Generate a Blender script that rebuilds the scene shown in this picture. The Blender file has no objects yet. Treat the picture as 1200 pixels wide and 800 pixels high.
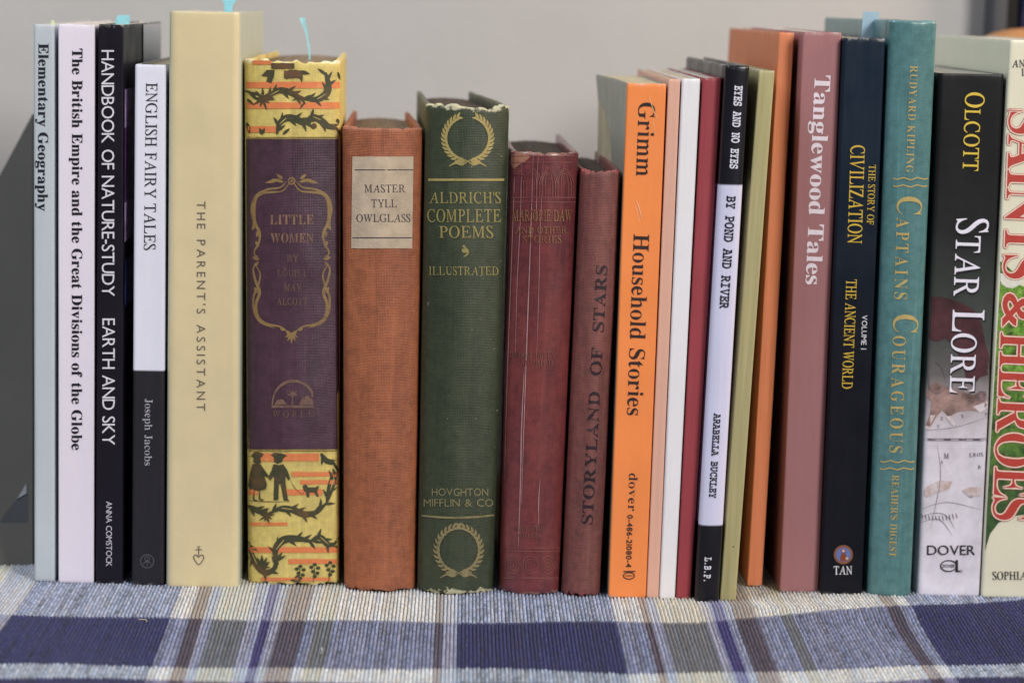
import bpy, bmesh, math, random
import numpy as np
from mathutils import Vector, Matrix, noise
from mathutils.geometry import tessellate_polygon

random.seed(7)
sc = bpy.context.scene
COL = sc.collection

# ------------------------------------------------------------------ camera
FPX = 2790.0                                   # focal length in photo pixels (photo is 1200 wide)
_dy = np.array([-100.0, 400.0, -FPX]); _dy /= np.linalg.norm(_dy)
_r = math.radians(1.0)
_u = np.array([math.sin(_r), math.cos(_r), 0.0])
_Z = _u - (_u @ _dy) * _dy; _Z /= np.linalg.norm(_Z)
_X = np.cross(_dy, _Z)
ROT = np.array([_X, _dy, _Z])                  # camera -> world
CAM = np.array([0.0, -1.0, 0.2495])
cd = bpy.data.cameras.new('camera')
cam = bpy.data.objects.new('camera', cd); COL.objects.link(cam)
cd.sensor_fit = 'HORIZONTAL'; cd.sensor_width = 36.0; cd.lens = FPX / 1200 * 36
cd.clip_start = 0.05; cd.clip_end = 50
cd.dof.use_dof = True; cd.dof.focus_distance = 0.985; cd.dof.aperture_fstop = 7.5
m4 = Matrix([list(ROT[i]) + [CAM[i]] for i in range(3)] + [[0, 0, 0, 1]])
cam.matrix_world = m4
sc.camera = cam

# ------------------------------------------------------------------ light
w = bpy.data.worlds.new('World'); sc.world = w; w.use_nodes = True
w.node_tree.nodes['Background'].inputs[0].default_value = (0.90, 0.93, 1.0, 1)
w.node_tree.nodes['Background'].inputs[1].default_value = 0.13
def area(name, loc, target, size, power, col, size_y=None):
    l = bpy.data.lights.new(name, 'AREA'); l.energy = power; l.color = col
    l.shape = 'RECTANGLE'; l.size = size; l.size_y = size_y or size
    o = bpy.data.objects.new(name, l); COL.objects.link(o); o.location = loc
    o.rotation_euler = (Vector(target) - Vector(loc)).to_track_quat('-Z', 'Y').to_euler()
    return o
area('window_light', (1.15, -1.75, 1.25), (0.0, 0.0, 0.12), 0.55, 50, (1.0, 0.975, 0.935), 0.8)
area('cool_wall_fill', (-0.9, -0.5, 1.5), (-0.25, 0.28, 0.25), 0.8, 21, (0.82, 0.90, 1.0))  # added unseen fill, cools the upper left of the wall
area('warm_wall_fill', (0.95, -0.10, 0.62), (0.30, 0.28, 0.20), 0.3, 6.0, (1.0, 0.74, 0.50))  # added unseen fill, stands in for warm bounce on the wall
sc.view_settings.view_transform = 'Standard'
sc.view_settings.look = 'None'
sc.view_settings.exposure = -0.10
sc.view_settings.gamma = 1.0
sc.render.engine = 'CYCLES'

# ------------------------------------------------------------------ measuring: photo pixel -> place in the scene
def ray(px, py): return ROT @ np.array([px - 600.0, 400.0 - py, -FPX])
def ground(px, py):
    d = ray(px, py); t = -CAM[2] / d[2]; return CAM + t * d
def plane(px, py, y):
    d = ray(px, py); t = (y - CAM[1]) / d[1]; return CAM + t * d

# ------------------------------------------------------------------ colours and materials
def lin(c, k=1.0):
    if isinstance(c, str): c = [int(c[i:i + 2], 16) for i in (0, 2, 4)]
    o = []
    for v in c:
        v = v / 255.0
        v = v / 12.92 if v <= 0.04045 else ((v + 0.055) / 1.055) ** 2.4
        o.append(min(0.9, v * k))
    return (*o, 1.0)

class NT:
    def __init__(s, name):
        s.m = bpy.data.materials.new(name); s.m.use_nodes = True
        s.t = s.m.node_tree; s.n = s.t.nodes; s.b = s.n['Principled BSDF']
    def node(s, typ, **kw):
        n = s.n.new(typ)
        for k, v in kw.items(): setattr(n, k, v)
        return n
    def link(s, a, b): s.t.links.new(a, b)
    def val(s, sock, v):
        if hasattr(v, 'is_linked') or isinstance(v, bpy.types.NodeSocket): s.link(v, sock)
        else: sock.default_value = v
    def math(s, op, a, b=None, clamp=False):
        n = s.node('ShaderNodeMath', operation=op, use_clamp=clamp)
        s.val(n.inputs[0], a)
        if b is not None: s.val(n.inputs[1], b)
        return n.outputs[0]
    def coord(s):
        if not hasattr(s, '_c'):
            s._c = s.node('ShaderNodeTexCoord').outputs['Object']
            sp = s.node('ShaderNodeSeparateXYZ'); s.link(s._c, sp.inputs[0]); s._s = sp
        return s._c
    def xyz(s, i): s.coord(); return s._s.outputs[i]
    def noise(s, scale, detail=4, rough=0.6, stretch=None, off=0.0):
        mp = s.node('ShaderNodeMapping'); s.link(s.coord(), mp.inputs[0])
        mp.inputs['Location'].default_value = (off, off * 1.7, off * 0.6)
        if stretch: mp.inputs['Scale'].default_value = stretch
        n = s.node('ShaderNodeTexNoise'); s.link(mp.outputs[0], n.inputs['Vector'])
        n.inputs['Scale'].default_value = scale; n.inputs['Detail'].default_value = detail
        n.inputs['Roughness'].default_value = rough
        return n.outputs[0]
    def rng(s, v, a, b, c=0.0, d=1.0):
        n = s.node('ShaderNodeMapRange', clamp=True); s.link(v, n.inputs[0])
        for i, x in enumerate((a, b, c, d)): n.inputs[i + 1].default_value = x
        return n.outputs[0]
    def mix(s, f, a, b, mode='MIX'):
        n = s.node('ShaderNodeMix', data_type='RGBA', blend_type=mode)
        s.val(n.inputs[0], f); s.val(n.inputs[6], a); s.val(n.inputs[7], b)
        return n.outputs[2]
    def bump(s, h, strength, dist, prev=None):
        n = s.node('ShaderNodeBump'); n.inputs['Strength'].default_value = strength
        n.inputs['Distance'].default_value = dist; s.link(h, n.inputs['Height'])
        if prev is not None: s.link(prev, n.inputs['Normal'])
        return n.outputs[0]
    def finish(s, col, rough, normal=None, spec=0.5, coat=0.0, metal=0.0):
        s.val(s.b.inputs['Base Color'], col); s.val(s.b.inputs['Roughness'], rough)
        s.b.inputs['Specular IOR Level'].default_value = spec
        s.b.inputs['Coat Weight'].default_value = coat; s.b.inputs['Coat Roughness'].default_value = 0.25
        s.b.inputs['Metallic'].default_value = metal
        if normal is not None: s.link(normal, s.b.inputs['Normal'])
        return s.m

def brown(a, k): return tuple(x * k for x in a[:3]) + (1,)

def m_paper(name, c, rough=0.45, var=0.10, coat=0.0, bands=None, scuff=0.25, H=0.22, k=1.0, feather=0.0004, spec=0.45):
    """printed card cover; bands = [(z_from, colour), ...] printed colour fields from the foot upward"""
    t = NT(name); base = lin(c, k)
    col = base
    if bands:
        for z0, cc in bands:
            f = t.rng(t.xyz(2), z0 - feather, z0 + feather)
            col = t.mix(f, col, lin(cc, k))
    n1 = t.noise(28, 5, 0.65, off=len(name))
    dark = t.rng(n1, 0.3, 0.75, 1 - var, 1 + var * 0.4)
    cc = t.node('ShaderNodeCombineColor')
    for i in range(3): t.link(dark, cc.inputs[i])
    col = t.mix(1.0, col, cc.outputs[0], 'MULTIPLY')
    # rubbed ends and small scuffs
    d = t.math('MINIMUM', t.xyz(2), t.math('SUBTRACT', H, t.xyz(2)))
    e = t.rng(d, 0.0, 0.0016, 0.9, 0.0)
    s = t.noise(230, 3, 0.7, off=3.1)
    wear = t.math('MULTIPLY', e, t.rng(s, 0.50, 0.66), clamp=True)
    sc_ = t.rng(t.noise(90, 6, 0.75, stretch=(3, 3, 0.7), off=9.0), 0.66, 0.74, 0, 0.35)
    wear = t.math('MULTIPLY', t.math('ADD', wear, t.math('MULTIPLY', sc_, scuff), clamp=True), 0.8)
    col = t.mix(wear, col, (0.55, 0.52, 0.47, 1))
    fine = t.noise(900, 2, 0.6, off=5)
    nm = t.bump(fine, 0.10, 0.0003)
    nm = t.bump(t.noise(38, 3, 0.5, stretch=(1, 0.3, 0.35), off=1.0), 0.08, 0.002, nm)
    r = t.rng(t.noise(45, 4, 0.6, off=7), 0.3, 0.7, rough - 0.07, rough + 0.1)
    return t.finish(col, r, nm, spec, coat)

def m_cloth(name, c, c2=None, wearc=(150, 120, 95), H=0.2, weave=0.35, wear=0.8, rough=0.56, edge=0.006, stain=0.35, k=1.0, spec=0.5):
    """book cloth: woven threads, faded patches, frayed head and tail"""
    t = NT(name); a = lin(c, k); b = lin(c2 or [x * 0.72 for x in c], k)
    n1 = t.noise(22, 6, 0.65, stretch=(1.3, 1, 0.35), off=len(name))
    col = t.mix(t.rng(n1, 0.32, 0.68, 0, stain * 2), a, b)
    tx = t.node('ShaderNodeTexWave', wave_type='BANDS', bands_direction='X'); t.link(t.coord(), tx.inputs[0])
    tz = t.node('ShaderNodeTexWave', wave_type='BANDS', bands_direction='Z'); t.link(t.coord(), tz.inputs[0])
    for q in (tx, tz):
        q.inputs['Scale'].default_value = 470; q.inputs['Distortion'].default_value = 2.2
        q.inputs['Detail'].default_value = 2; q.inputs['Detail Scale'].default_value = 0.5
    wv = t.math('MULTIPLY', t.math('ADD', tx.outputs['Fac'], tz.outputs['Fac']), 0.5)
    th = t.noise(500, 3, 0.7, stretch=(1, 1, 0.3), off=2.0)
    th2 = t.noise(500, 3, 0.7, stretch=(0.3, 1, 1), off=4.0)
    thr = t.math('ADD', th, th2)
    col = t.mix(t.rng(thr, 0.8, 1.25, 0, 0.26), col, brown(a, 1.75))
    col = t.mix(t.rng(wv, 0.2, 0.8, 0.30, 0), col, brown(a, 0.45))
    mt = t.noise(210, 5, 0.75, off=6.0); col = t.mix(t.rng(mt, 0.44, 0.66, 0, 0.42), col, brown(b, 0.55))
    rb = t.noise(16, 3, 0.5, stretch=(2.4, 1, 0.45), off=15.0); col = t.mix(t.rng(rb, 0.52, 0.74, 0, 0.40), col, brown(a, 1.55))
    vs = t.noise(150, 4, 0.7, stretch=(1.6, 0.6, 0.05), off=21.0); col = t.mix(t.rng(vs, 0.55, 0.72, 0, 0.32), col, brown(a, 1.7))
    vd = t.noise(120, 4, 0.7, stretch=(1.6, 0.6, 0.07), off=27.0); col = t.mix(t.rng(vd, 0.55, 0.72, 0, 0.35), col, brown(b, 0.6))
    d = t.math('MINIMUM', t.xyz(2), t.math('SUBTRACT', H, t.xyz(2)))
    e = t.rng(d, 0.0, edge, 1.0, 0.0)
    f = t.math('ADD', e, t.math('MULTIPLY', t.math('SUBTRACT', t.noise(110, 5, 0.7, off=8.0), 0.5), 2.2))
    f = t.math('MULTIPLY', t.rng(f, 0.66, 0.78, 0, wear), t.rng(t.xyz(1), 0.005, 0.012, 1.0, 0.15))
    col = t.mix(f, col, lin(wearc))
    fl = t.rng(t.noise(170, 4, 0.75, off=12.0), 0.68, 0.73, 0, 0.5)
    col = t.mix(fl, col, lin(wearc))
    nm = t.bump(wv, weave, 0.0004)
    nm = t.bump(thr, weave * 0.6, 0.0005, nm)
    nm = t.bump(t.noise(45, 4, 0.6, stretch=(1, 1, 0.3), off=3), 0.25, 0.003, nm)
    return t.finish(col, rough, nm, spec)

def m_pages(name, c, dark=0.5):
    t = NT(name); a = lin(c)
    l = t.noise(420, 3, 0.8, stretch=(2.6, 0.04, 0.05), off=1)
    col = t.mix(t.rng(l, 0.3, 0.7), brown(a, dark), a)
    col = t.mix(t.rng(t.noise(60, 4, 0.6), 0.4, 0.75, 0, 0.4), col, brown(a, 0.7))
    return t.finish(col, 0.9, t.bump(l, 0.5, 0.0006), 0.2)

def m_ink(name, c, rough=0.5, worn=0.0, under=None, metal=0.0, grain=0.15, scale=260):
    """printed or blocked lettering; worn lets the cover colour through in patches"""
    t = NT(name); a = lin(c)
    col = t.mix(t.rng(t.noise(500, 3, 0.7, off=2), 0.35, 0.7, 0, grain * 2), a, brown(a, 0.6))
    if worn:
        f = t.rng(t.math('ADD', t.math('MULTIPLY', t.noise(scale, 4, 0.75, off=4), 0.6), t.math('MULTIPLY', t.noise(38, 3, 0.6, off=6), 0.4)),
                  0.62 - worn * 0.34, 0.74 - worn * 0.2, 0, min(1, 0.55 + worn * 0.6))
        col = t.mix(f, col, lin(under))
    return t.finish(col, rough, None, 0.4, 0.0, metal)

def m_plain(name, c, rough=0.6, var=0.08, scale=30, bump=0.1, k=1.0, spec=0.4):
    t = NT(name); a = lin(c, k)
    n = t.noise(scale, 5, 0.65, off=len(name))
    col = t.mix(t.rng(n, 0.3, 0.7), brown(a, 1 - var * 2), brown(a, 1 + var))
    return t.finish(col, rough, t.bump(t.noise(scale * 6, 4, 0.6), bump, 0.001), spec)

def side_colour(M, c, y0=0.0014, y1=0.0018):
    """boards printed in another colour than the spine"""
    nt = M.node_tree; bs = nt.nodes['Principled BSDF']; src = bs.inputs['Base Color'].links[0].from_socket
    tc = nt.nodes.new('ShaderNodeTexCoord'); sp = nt.nodes.new('ShaderNodeSeparateXYZ'); nt.links.new(tc.outputs['Object'], sp.inputs[0])
    mr = nt.nodes.new('ShaderNodeMapRange'); nt.links.new(sp.outputs[1], mr.inputs[0]); mr.inputs[1].default_value = y0; mr.inputs[2].default_value = y1
    mx = nt.nodes.new('ShaderNodeMix'); mx.data_type = 'RGBA'; nt.links.new(mr.outputs[0], mx.inputs[0]); nt.links.new(src, mx.inputs[6]); mx.inputs[7].default_value = lin(c)
    nt.links.new(mx.outputs[2], bs.inputs['Base Color']); return M
# ------------------------------------------------------------------ object helpers
def link_mesh(name, verts, faces, mat, parent=None, smooth=35, loc=None):
    me = bpy.data.meshes.new(name); me.from_pydata([tuple(map(float, v)) for v in verts], [], faces)
    me.materials.append(mat); me.validate()
    if smooth:
        me.polygons.foreach_set('use_smooth', [True] * len(me.polygons))
        me.set_sharp_from_angle(angle=math.radians(smooth))
    me.update()
    o = bpy.data.objects.new(name, me); COL.objects.link(o)
    if parent: o.parent = parent
    if loc is not None: o.location = loc
    return o
def tag(o, label=None, cat=None, group=None, kind=None):
    if label: o['label'] = label
    if cat: o['category'] = cat
    if group: o['group'] = group
    if kind: o['kind'] = kind
    return o

# ------------------------------------------------------------------ glyph outlines from Blender's own built-in font
CAPH = 0.66
# letter outlines: closed loops of x, y in 1/700 em, by character code
GLYPHS = {
    38: [[347,237,333,211,315,184,295,160,228,237,278,279,307,321,316,365,301,417,261,454,201,468,136,455,94,416,78,358,86,318,106,281,132,248,74,207,34,161,20,107,36,49,80,9,140,-6,185,0,235,23,291,65,346,0,434,0,337,112,370,154,397,197,415,237],[249,113,216,84,182,64,147,57,119,64,98,82,88,107,98,141,126,171,172,202],[146,365,152,388,171,404,197,410,226,404,245,386,252,361,247,337,229,313,190,284,169,307,153,335]],
    39: [[51,323,81,323,97,419,97,501,35,501,35,419]],
    45: [[198,187,28,187,28,122,198,122]],
    46: [[76,78,55,72,40,57,34,36,40,15,55,-1,76,-6,97,-1,113,15,118,36,113,57,97,72]],
    48: [[329,239,310,368,256,453,175,484,94,453,40,368,21,239,40,110,94,25,175,-6,256,25,310,110],[260,239,250,142,221,81,175,59,129,81,100,142,90,239,100,335,129,397,175,419,221,397,250,335]],
    49: [[210,477,141,477,141,0,210,0]],
    50: [[326,65,144,65,229,174,277,258,292,335,273,412,222,465,146,484,109,479,71,464,34,438,34,352,71,391,107,411,141,417,183,405,212,373,223,327,220,291,208,259,190,225,140,151,81,75,24,5,24,0,326,0]],
    52: [[279,484,249,484,8,188,8,157,210,157,210,0,279,0,279,157,330,157,330,218,279,218],[209,354,210,354,210,218,99,218]],
    54: [[222,484,117,390,53,281,31,163,50,74,104,15,185,-6,255,13,306,65,326,137,308,208,260,257,192,276,163,273,138,266,117,256,149,322,200,383,263,431],[102,186,129,201,152,209,178,211,219,201,247,175,257,137,247,96,221,69,181,59,134,74,103,118]],
    56: [[328,129,320,175,298,214,261,244,295,274,314,309,321,345,302,416,252,465,180,484,105,466,53,417,34,347,40,308,60,273,90,244,52,213,30,176,22,130,43,60,98,12,176,-6,254,12,307,60],[252,347,242,311,215,285,177,275,140,285,113,312,102,348,112,385,138,410,179,419,217,409,242,384],[259,134,250,97,221,70,175,59,131,69,102,95,91,134,102,174,131,200,176,210,219,200,248,173]],
    65: [[253,480,205,480,0,0,70,0,130,141,333,141,397,0,467,0],[228,375,305,202,157,202]],
    66: [[53,0,216,0,312,20,364,68,380,127,366,185,327,228,265,252,265,253,306,278,330,312,338,356,323,414,275,459,191,477,53,477],[121,416,184,416,234,406,260,382,267,349,256,307,223,281,167,273,121,273],[121,211,204,211,263,202,298,176,309,137,301,102,269,73,207,62,121,62]],
    67: [[459,445,399,467,345,480,295,484,160,451,68,362,34,232,61,126,145,33,291,-6,359,-1,415,14,464,36,464,111,409,81,353,63,298,57,196,80,129,143,104,238,129,332,197,397,295,421,349,415,403,399,459,371]],
    68: [[53,0,239,0,375,35,462,122,493,239,466,351,383,441,239,477,53,477],[122,416,228,416,337,391,401,327,422,239,407,167,350,94,231,62,122,62]],
    69: [[323,477,53,477,53,0,330,0,330,62,121,62,121,210,316,210,316,272,121,272,121,416,323,416]],
    70: [[308,477,53,477,53,0,122,0,122,222,308,222,308,284,122,284,122,416,308,416]],
    71: [[471,235,311,235,311,174,403,174,403,76,369,66,335,59,299,57,198,80,131,144,106,238,130,331,196,396,290,421,347,415,405,400,461,374,461,443,396,468,344,480,291,484,160,451,69,363,35,236,68,111,158,25,289,-6,352,-2,410,10,471,33]],
    72: [[457,477,389,477,389,270,121,270,121,477,53,477,53,0,121,0,121,208,389,208,389,0,457,0]],
    73: [[122,477,53,477,53,0,122,0]],
    75: [[200,251,407,477,322,477,121,259,121,477,53,477,53,0,121,0,121,236,364,0,459,0]],
    76: [[120,477,52,477,52,0,336,0,336,62,120,62]],
    77: [[496,477,433,477,274,281,116,477,51,477,51,0,120,0,120,372,121,372,268,187,279,187,426,372,428,372,428,0,496,0]],
    78: [[494,477,430,477,430,108,106,477,52,477,52,0,116,0,116,368,435,0,494,0]],
    79: [[32,239,63,118,151,28,286,-6,425,29,514,118,545,239,513,361,424,450,288,484,153,450,64,361],[102,239,127,333,192,397,288,421,384,397,449,333,474,239,449,145,384,81,288,57,192,81,127,145]],
    80: [[49,477,49,0,118,0,118,207,189,207,280,225,333,272,350,340,334,409,284,459,198,477],[118,416,198,416,247,405,272,377,279,343,269,302,240,277,195,268,118,268]],
    82: [[54,477,54,0,123,0,123,207,151,207,186,201,225,170,278,98,341,0,423,0,396,37,376,65,358,95,324,149,290,193,251,227,295,254,322,293,331,344,312,415,258,461,174,477],[123,419,167,419,220,410,251,385,260,347,253,309,224,280,167,269,123,269]],
    83: [[279,450,245,469,209,480,173,484,96,468,46,424,28,356,82,258,181,193,235,116,226,88,201,65,157,55,111,63,69,87,31,125,31,38,72,13,116,-2,165,-6,233,11,281,56,298,123,245,233,145,296,92,365,102,395,128,415,167,422,202,418,239,402,279,372]],
    84: [[411,477,12,477,12,416,177,416,177,0,246,0,246,416,411,416]],
    85: [[454,477,385,477,385,200,383,158,374,123,355,95,328,76,290,62,243,57,204,61,170,75,140,97,123,120,114,151,111,195,111,477,43,477,43,181,72,74,145,13,242,-6,360,18,430,85,454,188]],
    86: [[423,477,355,477,212,142,69,477,0,477,207,-4,221,-4]],
    89: [[211,313,83,477,0,477,177,253,177,0,246,0,246,252,423,477,340,477]],
    119808: [[-9,0,-9,19,4,20,15,25,25,32,33,42,42,58,51,78,215,486,234,485,400,90,411,67,420,49,428,36,437,26,449,21,462,19,462,0,239,0,239,19,270,22,289,32,295,48,294,56,290,68,284,85,263,138,108,138,82,74,81,70,80,66,79,61,78,57,78,53,78,50,83,33,100,22,129,19,133,19,133,0],[118,167,252,167,184,333]],
    119809: [[17,0,17,18,38,21,54,26,65,34,72,46,76,63,78,85,78,384,77,403,75,418,72,430,68,439,61,446,53,451,43,454,31,456,16,457,16,475,230,475,331,462,393,426,413,365,400,315,362,279,299,258,375,233,421,193,436,137,431,97,414,63,387,36,349,16,303,4,248,0],[190,263,196,263,230,265,256,272,274,284,287,302,294,327,297,360,295,389,290,412,281,430,267,442,249,450,225,452,212,451,202,448,196,443,192,435,190,423,190,407],[231,25,258,28,280,37,295,51,305,72,312,99,314,134,311,169,303,196,289,216,268,230,241,238,206,241,190,241,190,68,191,54,194,43,198,35,206,29,217,26]],
    119810: [[267,-11,222,-8,181,3,143,21,110,45,81,74,58,109,41,148,31,191,27,238,31,284,41,327,58,366,82,400,111,429,145,453,183,471,225,482,270,485,304,482,341,473,383,459,390,456,397,454,404,454,419,457,430,468,437,485,455,485,455,321,438,321,420,362,398,396,371,424,342,445,310,458,277,462,206,437,164,362,150,236,165,118,212,48,290,25,318,27,345,34,373,47,400,63,424,85,447,111,466,92,412,35,346,0]],
    119811: [[21,0,21,18,41,20,55,24,65,31,72,41,76,57,77,78,77,390,75,414,71,432,63,444,52,451,36,456,15,457,15,475,231,475,308,468,372,447,422,413,459,366,481,308,488,237,460,105,377,26,238,0],[232,25,273,31,307,49,333,78,351,119,362,173,365,239,351,357,306,428,232,452,217,450,205,447,198,441,193,432,191,419,190,401,190,75,191,57,193,44,198,35,205,30,216,26]],
    119812: [[15,0,15,18,37,19,54,23,65,31,72,42,77,59,78,81,78,384,77,411,72,431,65,443,53,451,37,456,17,457,17,475,416,475,416,333,400,333,391,372,376,402,355,424,326,438,288,446,242,449,228,448,217,448,208,446,202,444,197,440,194,434,192,427,191,417,190,405,190,256,202,256,230,259,253,267,270,280,283,300,293,326,300,360,317,360,317,123,300,123,296,149,291,171,285,189,276,203,264,214,251,222,235,228,215,231,193,232,190,232,190,70,191,55,195,44,200,36,209,32,222,30,240,29,272,30,301,34,327,40,349,50,369,62,386,78,402,98,416,121,428,149,448,149,419,0]],
    119813: [[16,0,16,18,38,21,54,27,65,35,72,47,76,65,78,88,78,391,76,413,72,430,64,441,53,448,36,454,15,457,15,475,410,475,410,333,393,333,388,360,380,383,370,402,358,417,342,429,323,438,300,444,272,448,239,449,227,449,217,449,208,448,202,446,197,443,194,439,191,433,190,425,190,415,190,258,198,258,226,260,249,268,267,282,280,301,290,328,296,361,315,361,315,123,297,123,290,160,281,189,267,209,250,222,226,230,197,233,190,233,190,84,190,68,192,55,196,44,201,36,208,29,218,25,231,21,248,19,267,18,267,0]],
    119814: [[279,-11,231,-7,187,3,147,20,113,44,83,73,60,107,43,147,32,190,29,239,32,285,43,328,60,367,83,401,112,430,145,454,183,471,224,482,268,485,305,482,344,474,385,459,392,456,398,455,404,454,411,455,418,458,423,462,427,468,432,475,437,485,456,485,456,321,438,321,427,348,414,373,398,395,381,414,363,431,343,444,322,454,301,460,279,462,208,437,166,362,152,237,156,170,168,114,188,70,215,39,248,20,287,13,311,15,329,20,342,28,350,40,355,55,357,74,357,133,355,153,351,167,343,177,331,184,312,188,287,190,287,207,522,207,522,190,501,188,486,184,476,178,470,168,466,153,465,134,465,30,403,8,342,-6]],
    119815: [[16,0,16,18,38,20,54,25,65,33,72,44,76,62,78,84,78,395,76,415,72,431,65,442,54,449,38,454,17,457,17,475,252,475,252,457,236,455,223,453,213,450,205,446,199,440,195,433,192,423,190,410,190,395,190,261,356,261,356,395,356,410,354,423,352,433,348,440,342,446,334,450,324,453,310,455,294,457,294,475,529,475,529,457,507,454,491,449,480,442,474,431,470,416,468,395,468,84,470,63,474,46,481,34,491,26,507,21,529,18,529,0,294,0,294,18,315,20,332,25,343,32,350,43,355,60,356,84,356,230,190,230,190,84,191,62,195,44,202,33,213,25,230,20,252,18,252,0]],
    119816: [[14,0,14,18,35,21,52,27,64,34,72,44,77,59,78,78,78,403,77,422,73,436,66,446,54,451,37,455,14,457,14,475,255,475,255,457,233,455,216,451,204,446,196,436,192,422,190,403,190,81,191,67,193,56,195,46,200,38,206,32,215,27,226,23,239,20,256,18,256,0]],
    119818: [[17,0,17,18,38,20,55,25,66,33,73,44,77,62,78,84,78,395,77,415,73,431,65,442,54,450,38,455,18,457,18,475,253,475,253,457,237,455,224,453,214,450,206,446,200,440,195,433,193,423,191,410,190,395,190,244,335,389,351,407,360,423,363,436,357,448,337,455,303,457,303,475,506,475,506,457,497,457,455,448,409,421,359,376,282,297,483,48,491,39,499,32,508,26,517,22,528,19,541,18,541,0,293,0,293,18,302,18,311,19,319,19,326,20,331,20,335,22,342,25,347,30,348,36,346,44,340,55,330,69,208,223,190,207,190,84,192,62,196,44,203,33,214,25,231,20,253,18,253,0]],
    119819: [[16,0,16,18,38,20,54,25,65,33,72,44,76,62,78,84,78,395,76,416,72,432,65,443,54,450,38,455,17,457,17,475,260,475,260,457,243,457,229,455,217,452,208,448,201,442,196,434,192,424,190,411,190,395,190,86,190,71,191,59,193,49,196,42,201,36,208,33,217,30,229,29,244,29,275,30,303,34,328,41,349,52,369,65,385,83,400,105,414,131,426,161,445,161,419,0]],
    119820: [[15,0,15,18,36,20,52,25,64,33,72,44,77,61,78,83,78,398,78,412,76,424,74,433,69,440,63,446,55,450,44,454,31,456,15,457,15,475,193,475,330,148,468,475,643,475,643,457,623,454,608,449,597,441,590,430,585,414,584,394,584,89,584,71,586,56,589,44,593,36,599,29,606,24,616,21,628,19,643,18,643,0,412,0,412,18,428,20,441,23,451,26,459,31,465,37,469,46,472,57,473,70,474,87,474,416,300,0,281,0,110,405,110,83,112,60,116,42,125,31,137,24,154,20,176,18,176,0]],
    119821: [[420,-11,111,365,111,82,113,60,117,43,124,32,135,25,151,20,174,18,174,0,19,0,19,18,34,19,46,21,56,24,64,29,70,35,74,43,77,53,79,66,79,82,79,405,59,429,45,445,38,452,33,454,26,456,19,457,19,475,163,475,407,176,407,393,407,409,405,422,403,432,398,439,392,445,384,450,374,453,361,455,345,457,345,475,500,475,500,457,478,455,462,450,452,443,445,431,441,415,440,393,440,-11]],
    119822: [[272,-11,238,-9,206,-3,176,8,148,22,122,39,98,60,78,84,61,110,47,139,37,170,31,203,29,237,31,271,37,304,47,335,61,364,78,390,99,414,122,435,149,453,177,467,209,477,242,484,277,486,310,484,342,478,372,467,401,453,426,436,449,415,470,392,487,366,501,337,511,305,517,272,519,237,517,203,511,170,501,139,487,110,469,84,449,60,425,39,399,22,370,8,339,-3,306,-9],[276,13,342,38,382,112,395,237,392,305,381,361,362,405,337,437,307,456,271,462,204,437,165,362,151,237,155,170,166,114,185,70,210,38,240,19]],
    119823: [[16,0,16,18,38,20,54,25,65,33,72,44,76,62,78,84,78,395,76,415,72,431,65,442,54,449,38,454,17,457,17,475,223,475,277,473,319,467,350,459,372,447,391,432,406,414,417,394,424,371,426,346,421,309,407,277,382,250,348,230,305,218,252,214,190,214,190,84,191,62,195,44,202,33,213,25,230,20,252,18,252,0],[190,239,210,239,241,242,266,250,283,263,295,283,302,309,305,343,303,376,297,403,287,424,272,438,251,447,225,449,213,449,203,446,197,442,193,435,191,426,190,415]],
    119825: [[16,0,16,18,38,20,54,25,65,33,72,44,76,62,78,84,78,395,76,415,72,431,65,442,54,449,38,454,17,457,17,475,226,475,290,471,342,461,383,444,412,420,429,388,435,349,423,297,387,259,328,233,450,53,458,42,465,33,471,27,479,22,488,19,498,18,501,18,501,0,353,0,210,221,190,221,190,84,191,62,195,44,202,33,213,25,230,20,252,18,252,0],[190,244,212,244,245,246,272,255,292,269,305,289,314,316,316,350,307,405,280,438,234,449,217,448,205,445,198,440,193,432,191,419,190,402]],
    119826: [[45,-11,45,165,65,165,78,118,95,81,116,52,141,32,171,19,205,15,230,18,251,25,268,37,280,53,288,72,291,93,284,122,266,146,235,167,169,199,132,219,103,241,80,263,64,288,55,315,52,346,54,373,60,398,70,420,84,439,100,455,120,468,142,478,166,484,193,486,207,485,223,484,239,481,257,477,275,473,294,467,298,466,301,465,304,464,307,464,309,464,312,463,323,466,330,473,334,486,353,486,353,333,336,333,328,358,318,380,306,401,292,419,276,435,259,447,240,456,222,462,202,463,180,461,161,455,146,445,134,431,127,415,125,396,127,379,133,364,143,351,157,339,175,327,197,316,264,284,290,271,313,257,331,243,345,228,357,212,365,196,370,178,373,159,375,139,372,110,365,84,353,60,337,39,317,22,293,8,265,-2,234,-8,200,-11,189,-10,177,-9,165,-8,154,-6,142,-3,131,1,120,5,111,8,103,10,96,11,91,12,88,13,81,12,76,10,72,7,69,3,66,-3,64,-11]],
    119827: [[96,0,96,18,118,20,136,24,148,32,156,44,161,61,162,84,162,452,155,452,121,448,92,438,68,420,49,397,37,367,30,331,11,331,11,475,428,475,428,330,410,330,390,398,347,438,280,452,274,452,274,84,276,61,280,43,288,32,300,24,318,20,342,18,342,0]],
    119828: [[258,-13,200,-9,153,6,119,30,95,64,81,108,76,162,76,395,75,415,71,431,63,442,52,449,36,454,15,457,15,475,251,475,251,457,235,455,222,453,211,450,203,446,197,440,193,433,190,423,189,410,188,395,188,146,191,108,199,77,212,54,230,37,255,26,286,23,354,39,395,87,409,166,409,394,407,415,403,430,395,441,384,449,366,454,342,457,342,475,494,475,494,457,475,453,461,447,451,439,445,428,442,413,440,394,440,189,435,124,421,72,396,34,361,8,315,-8]],
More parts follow.
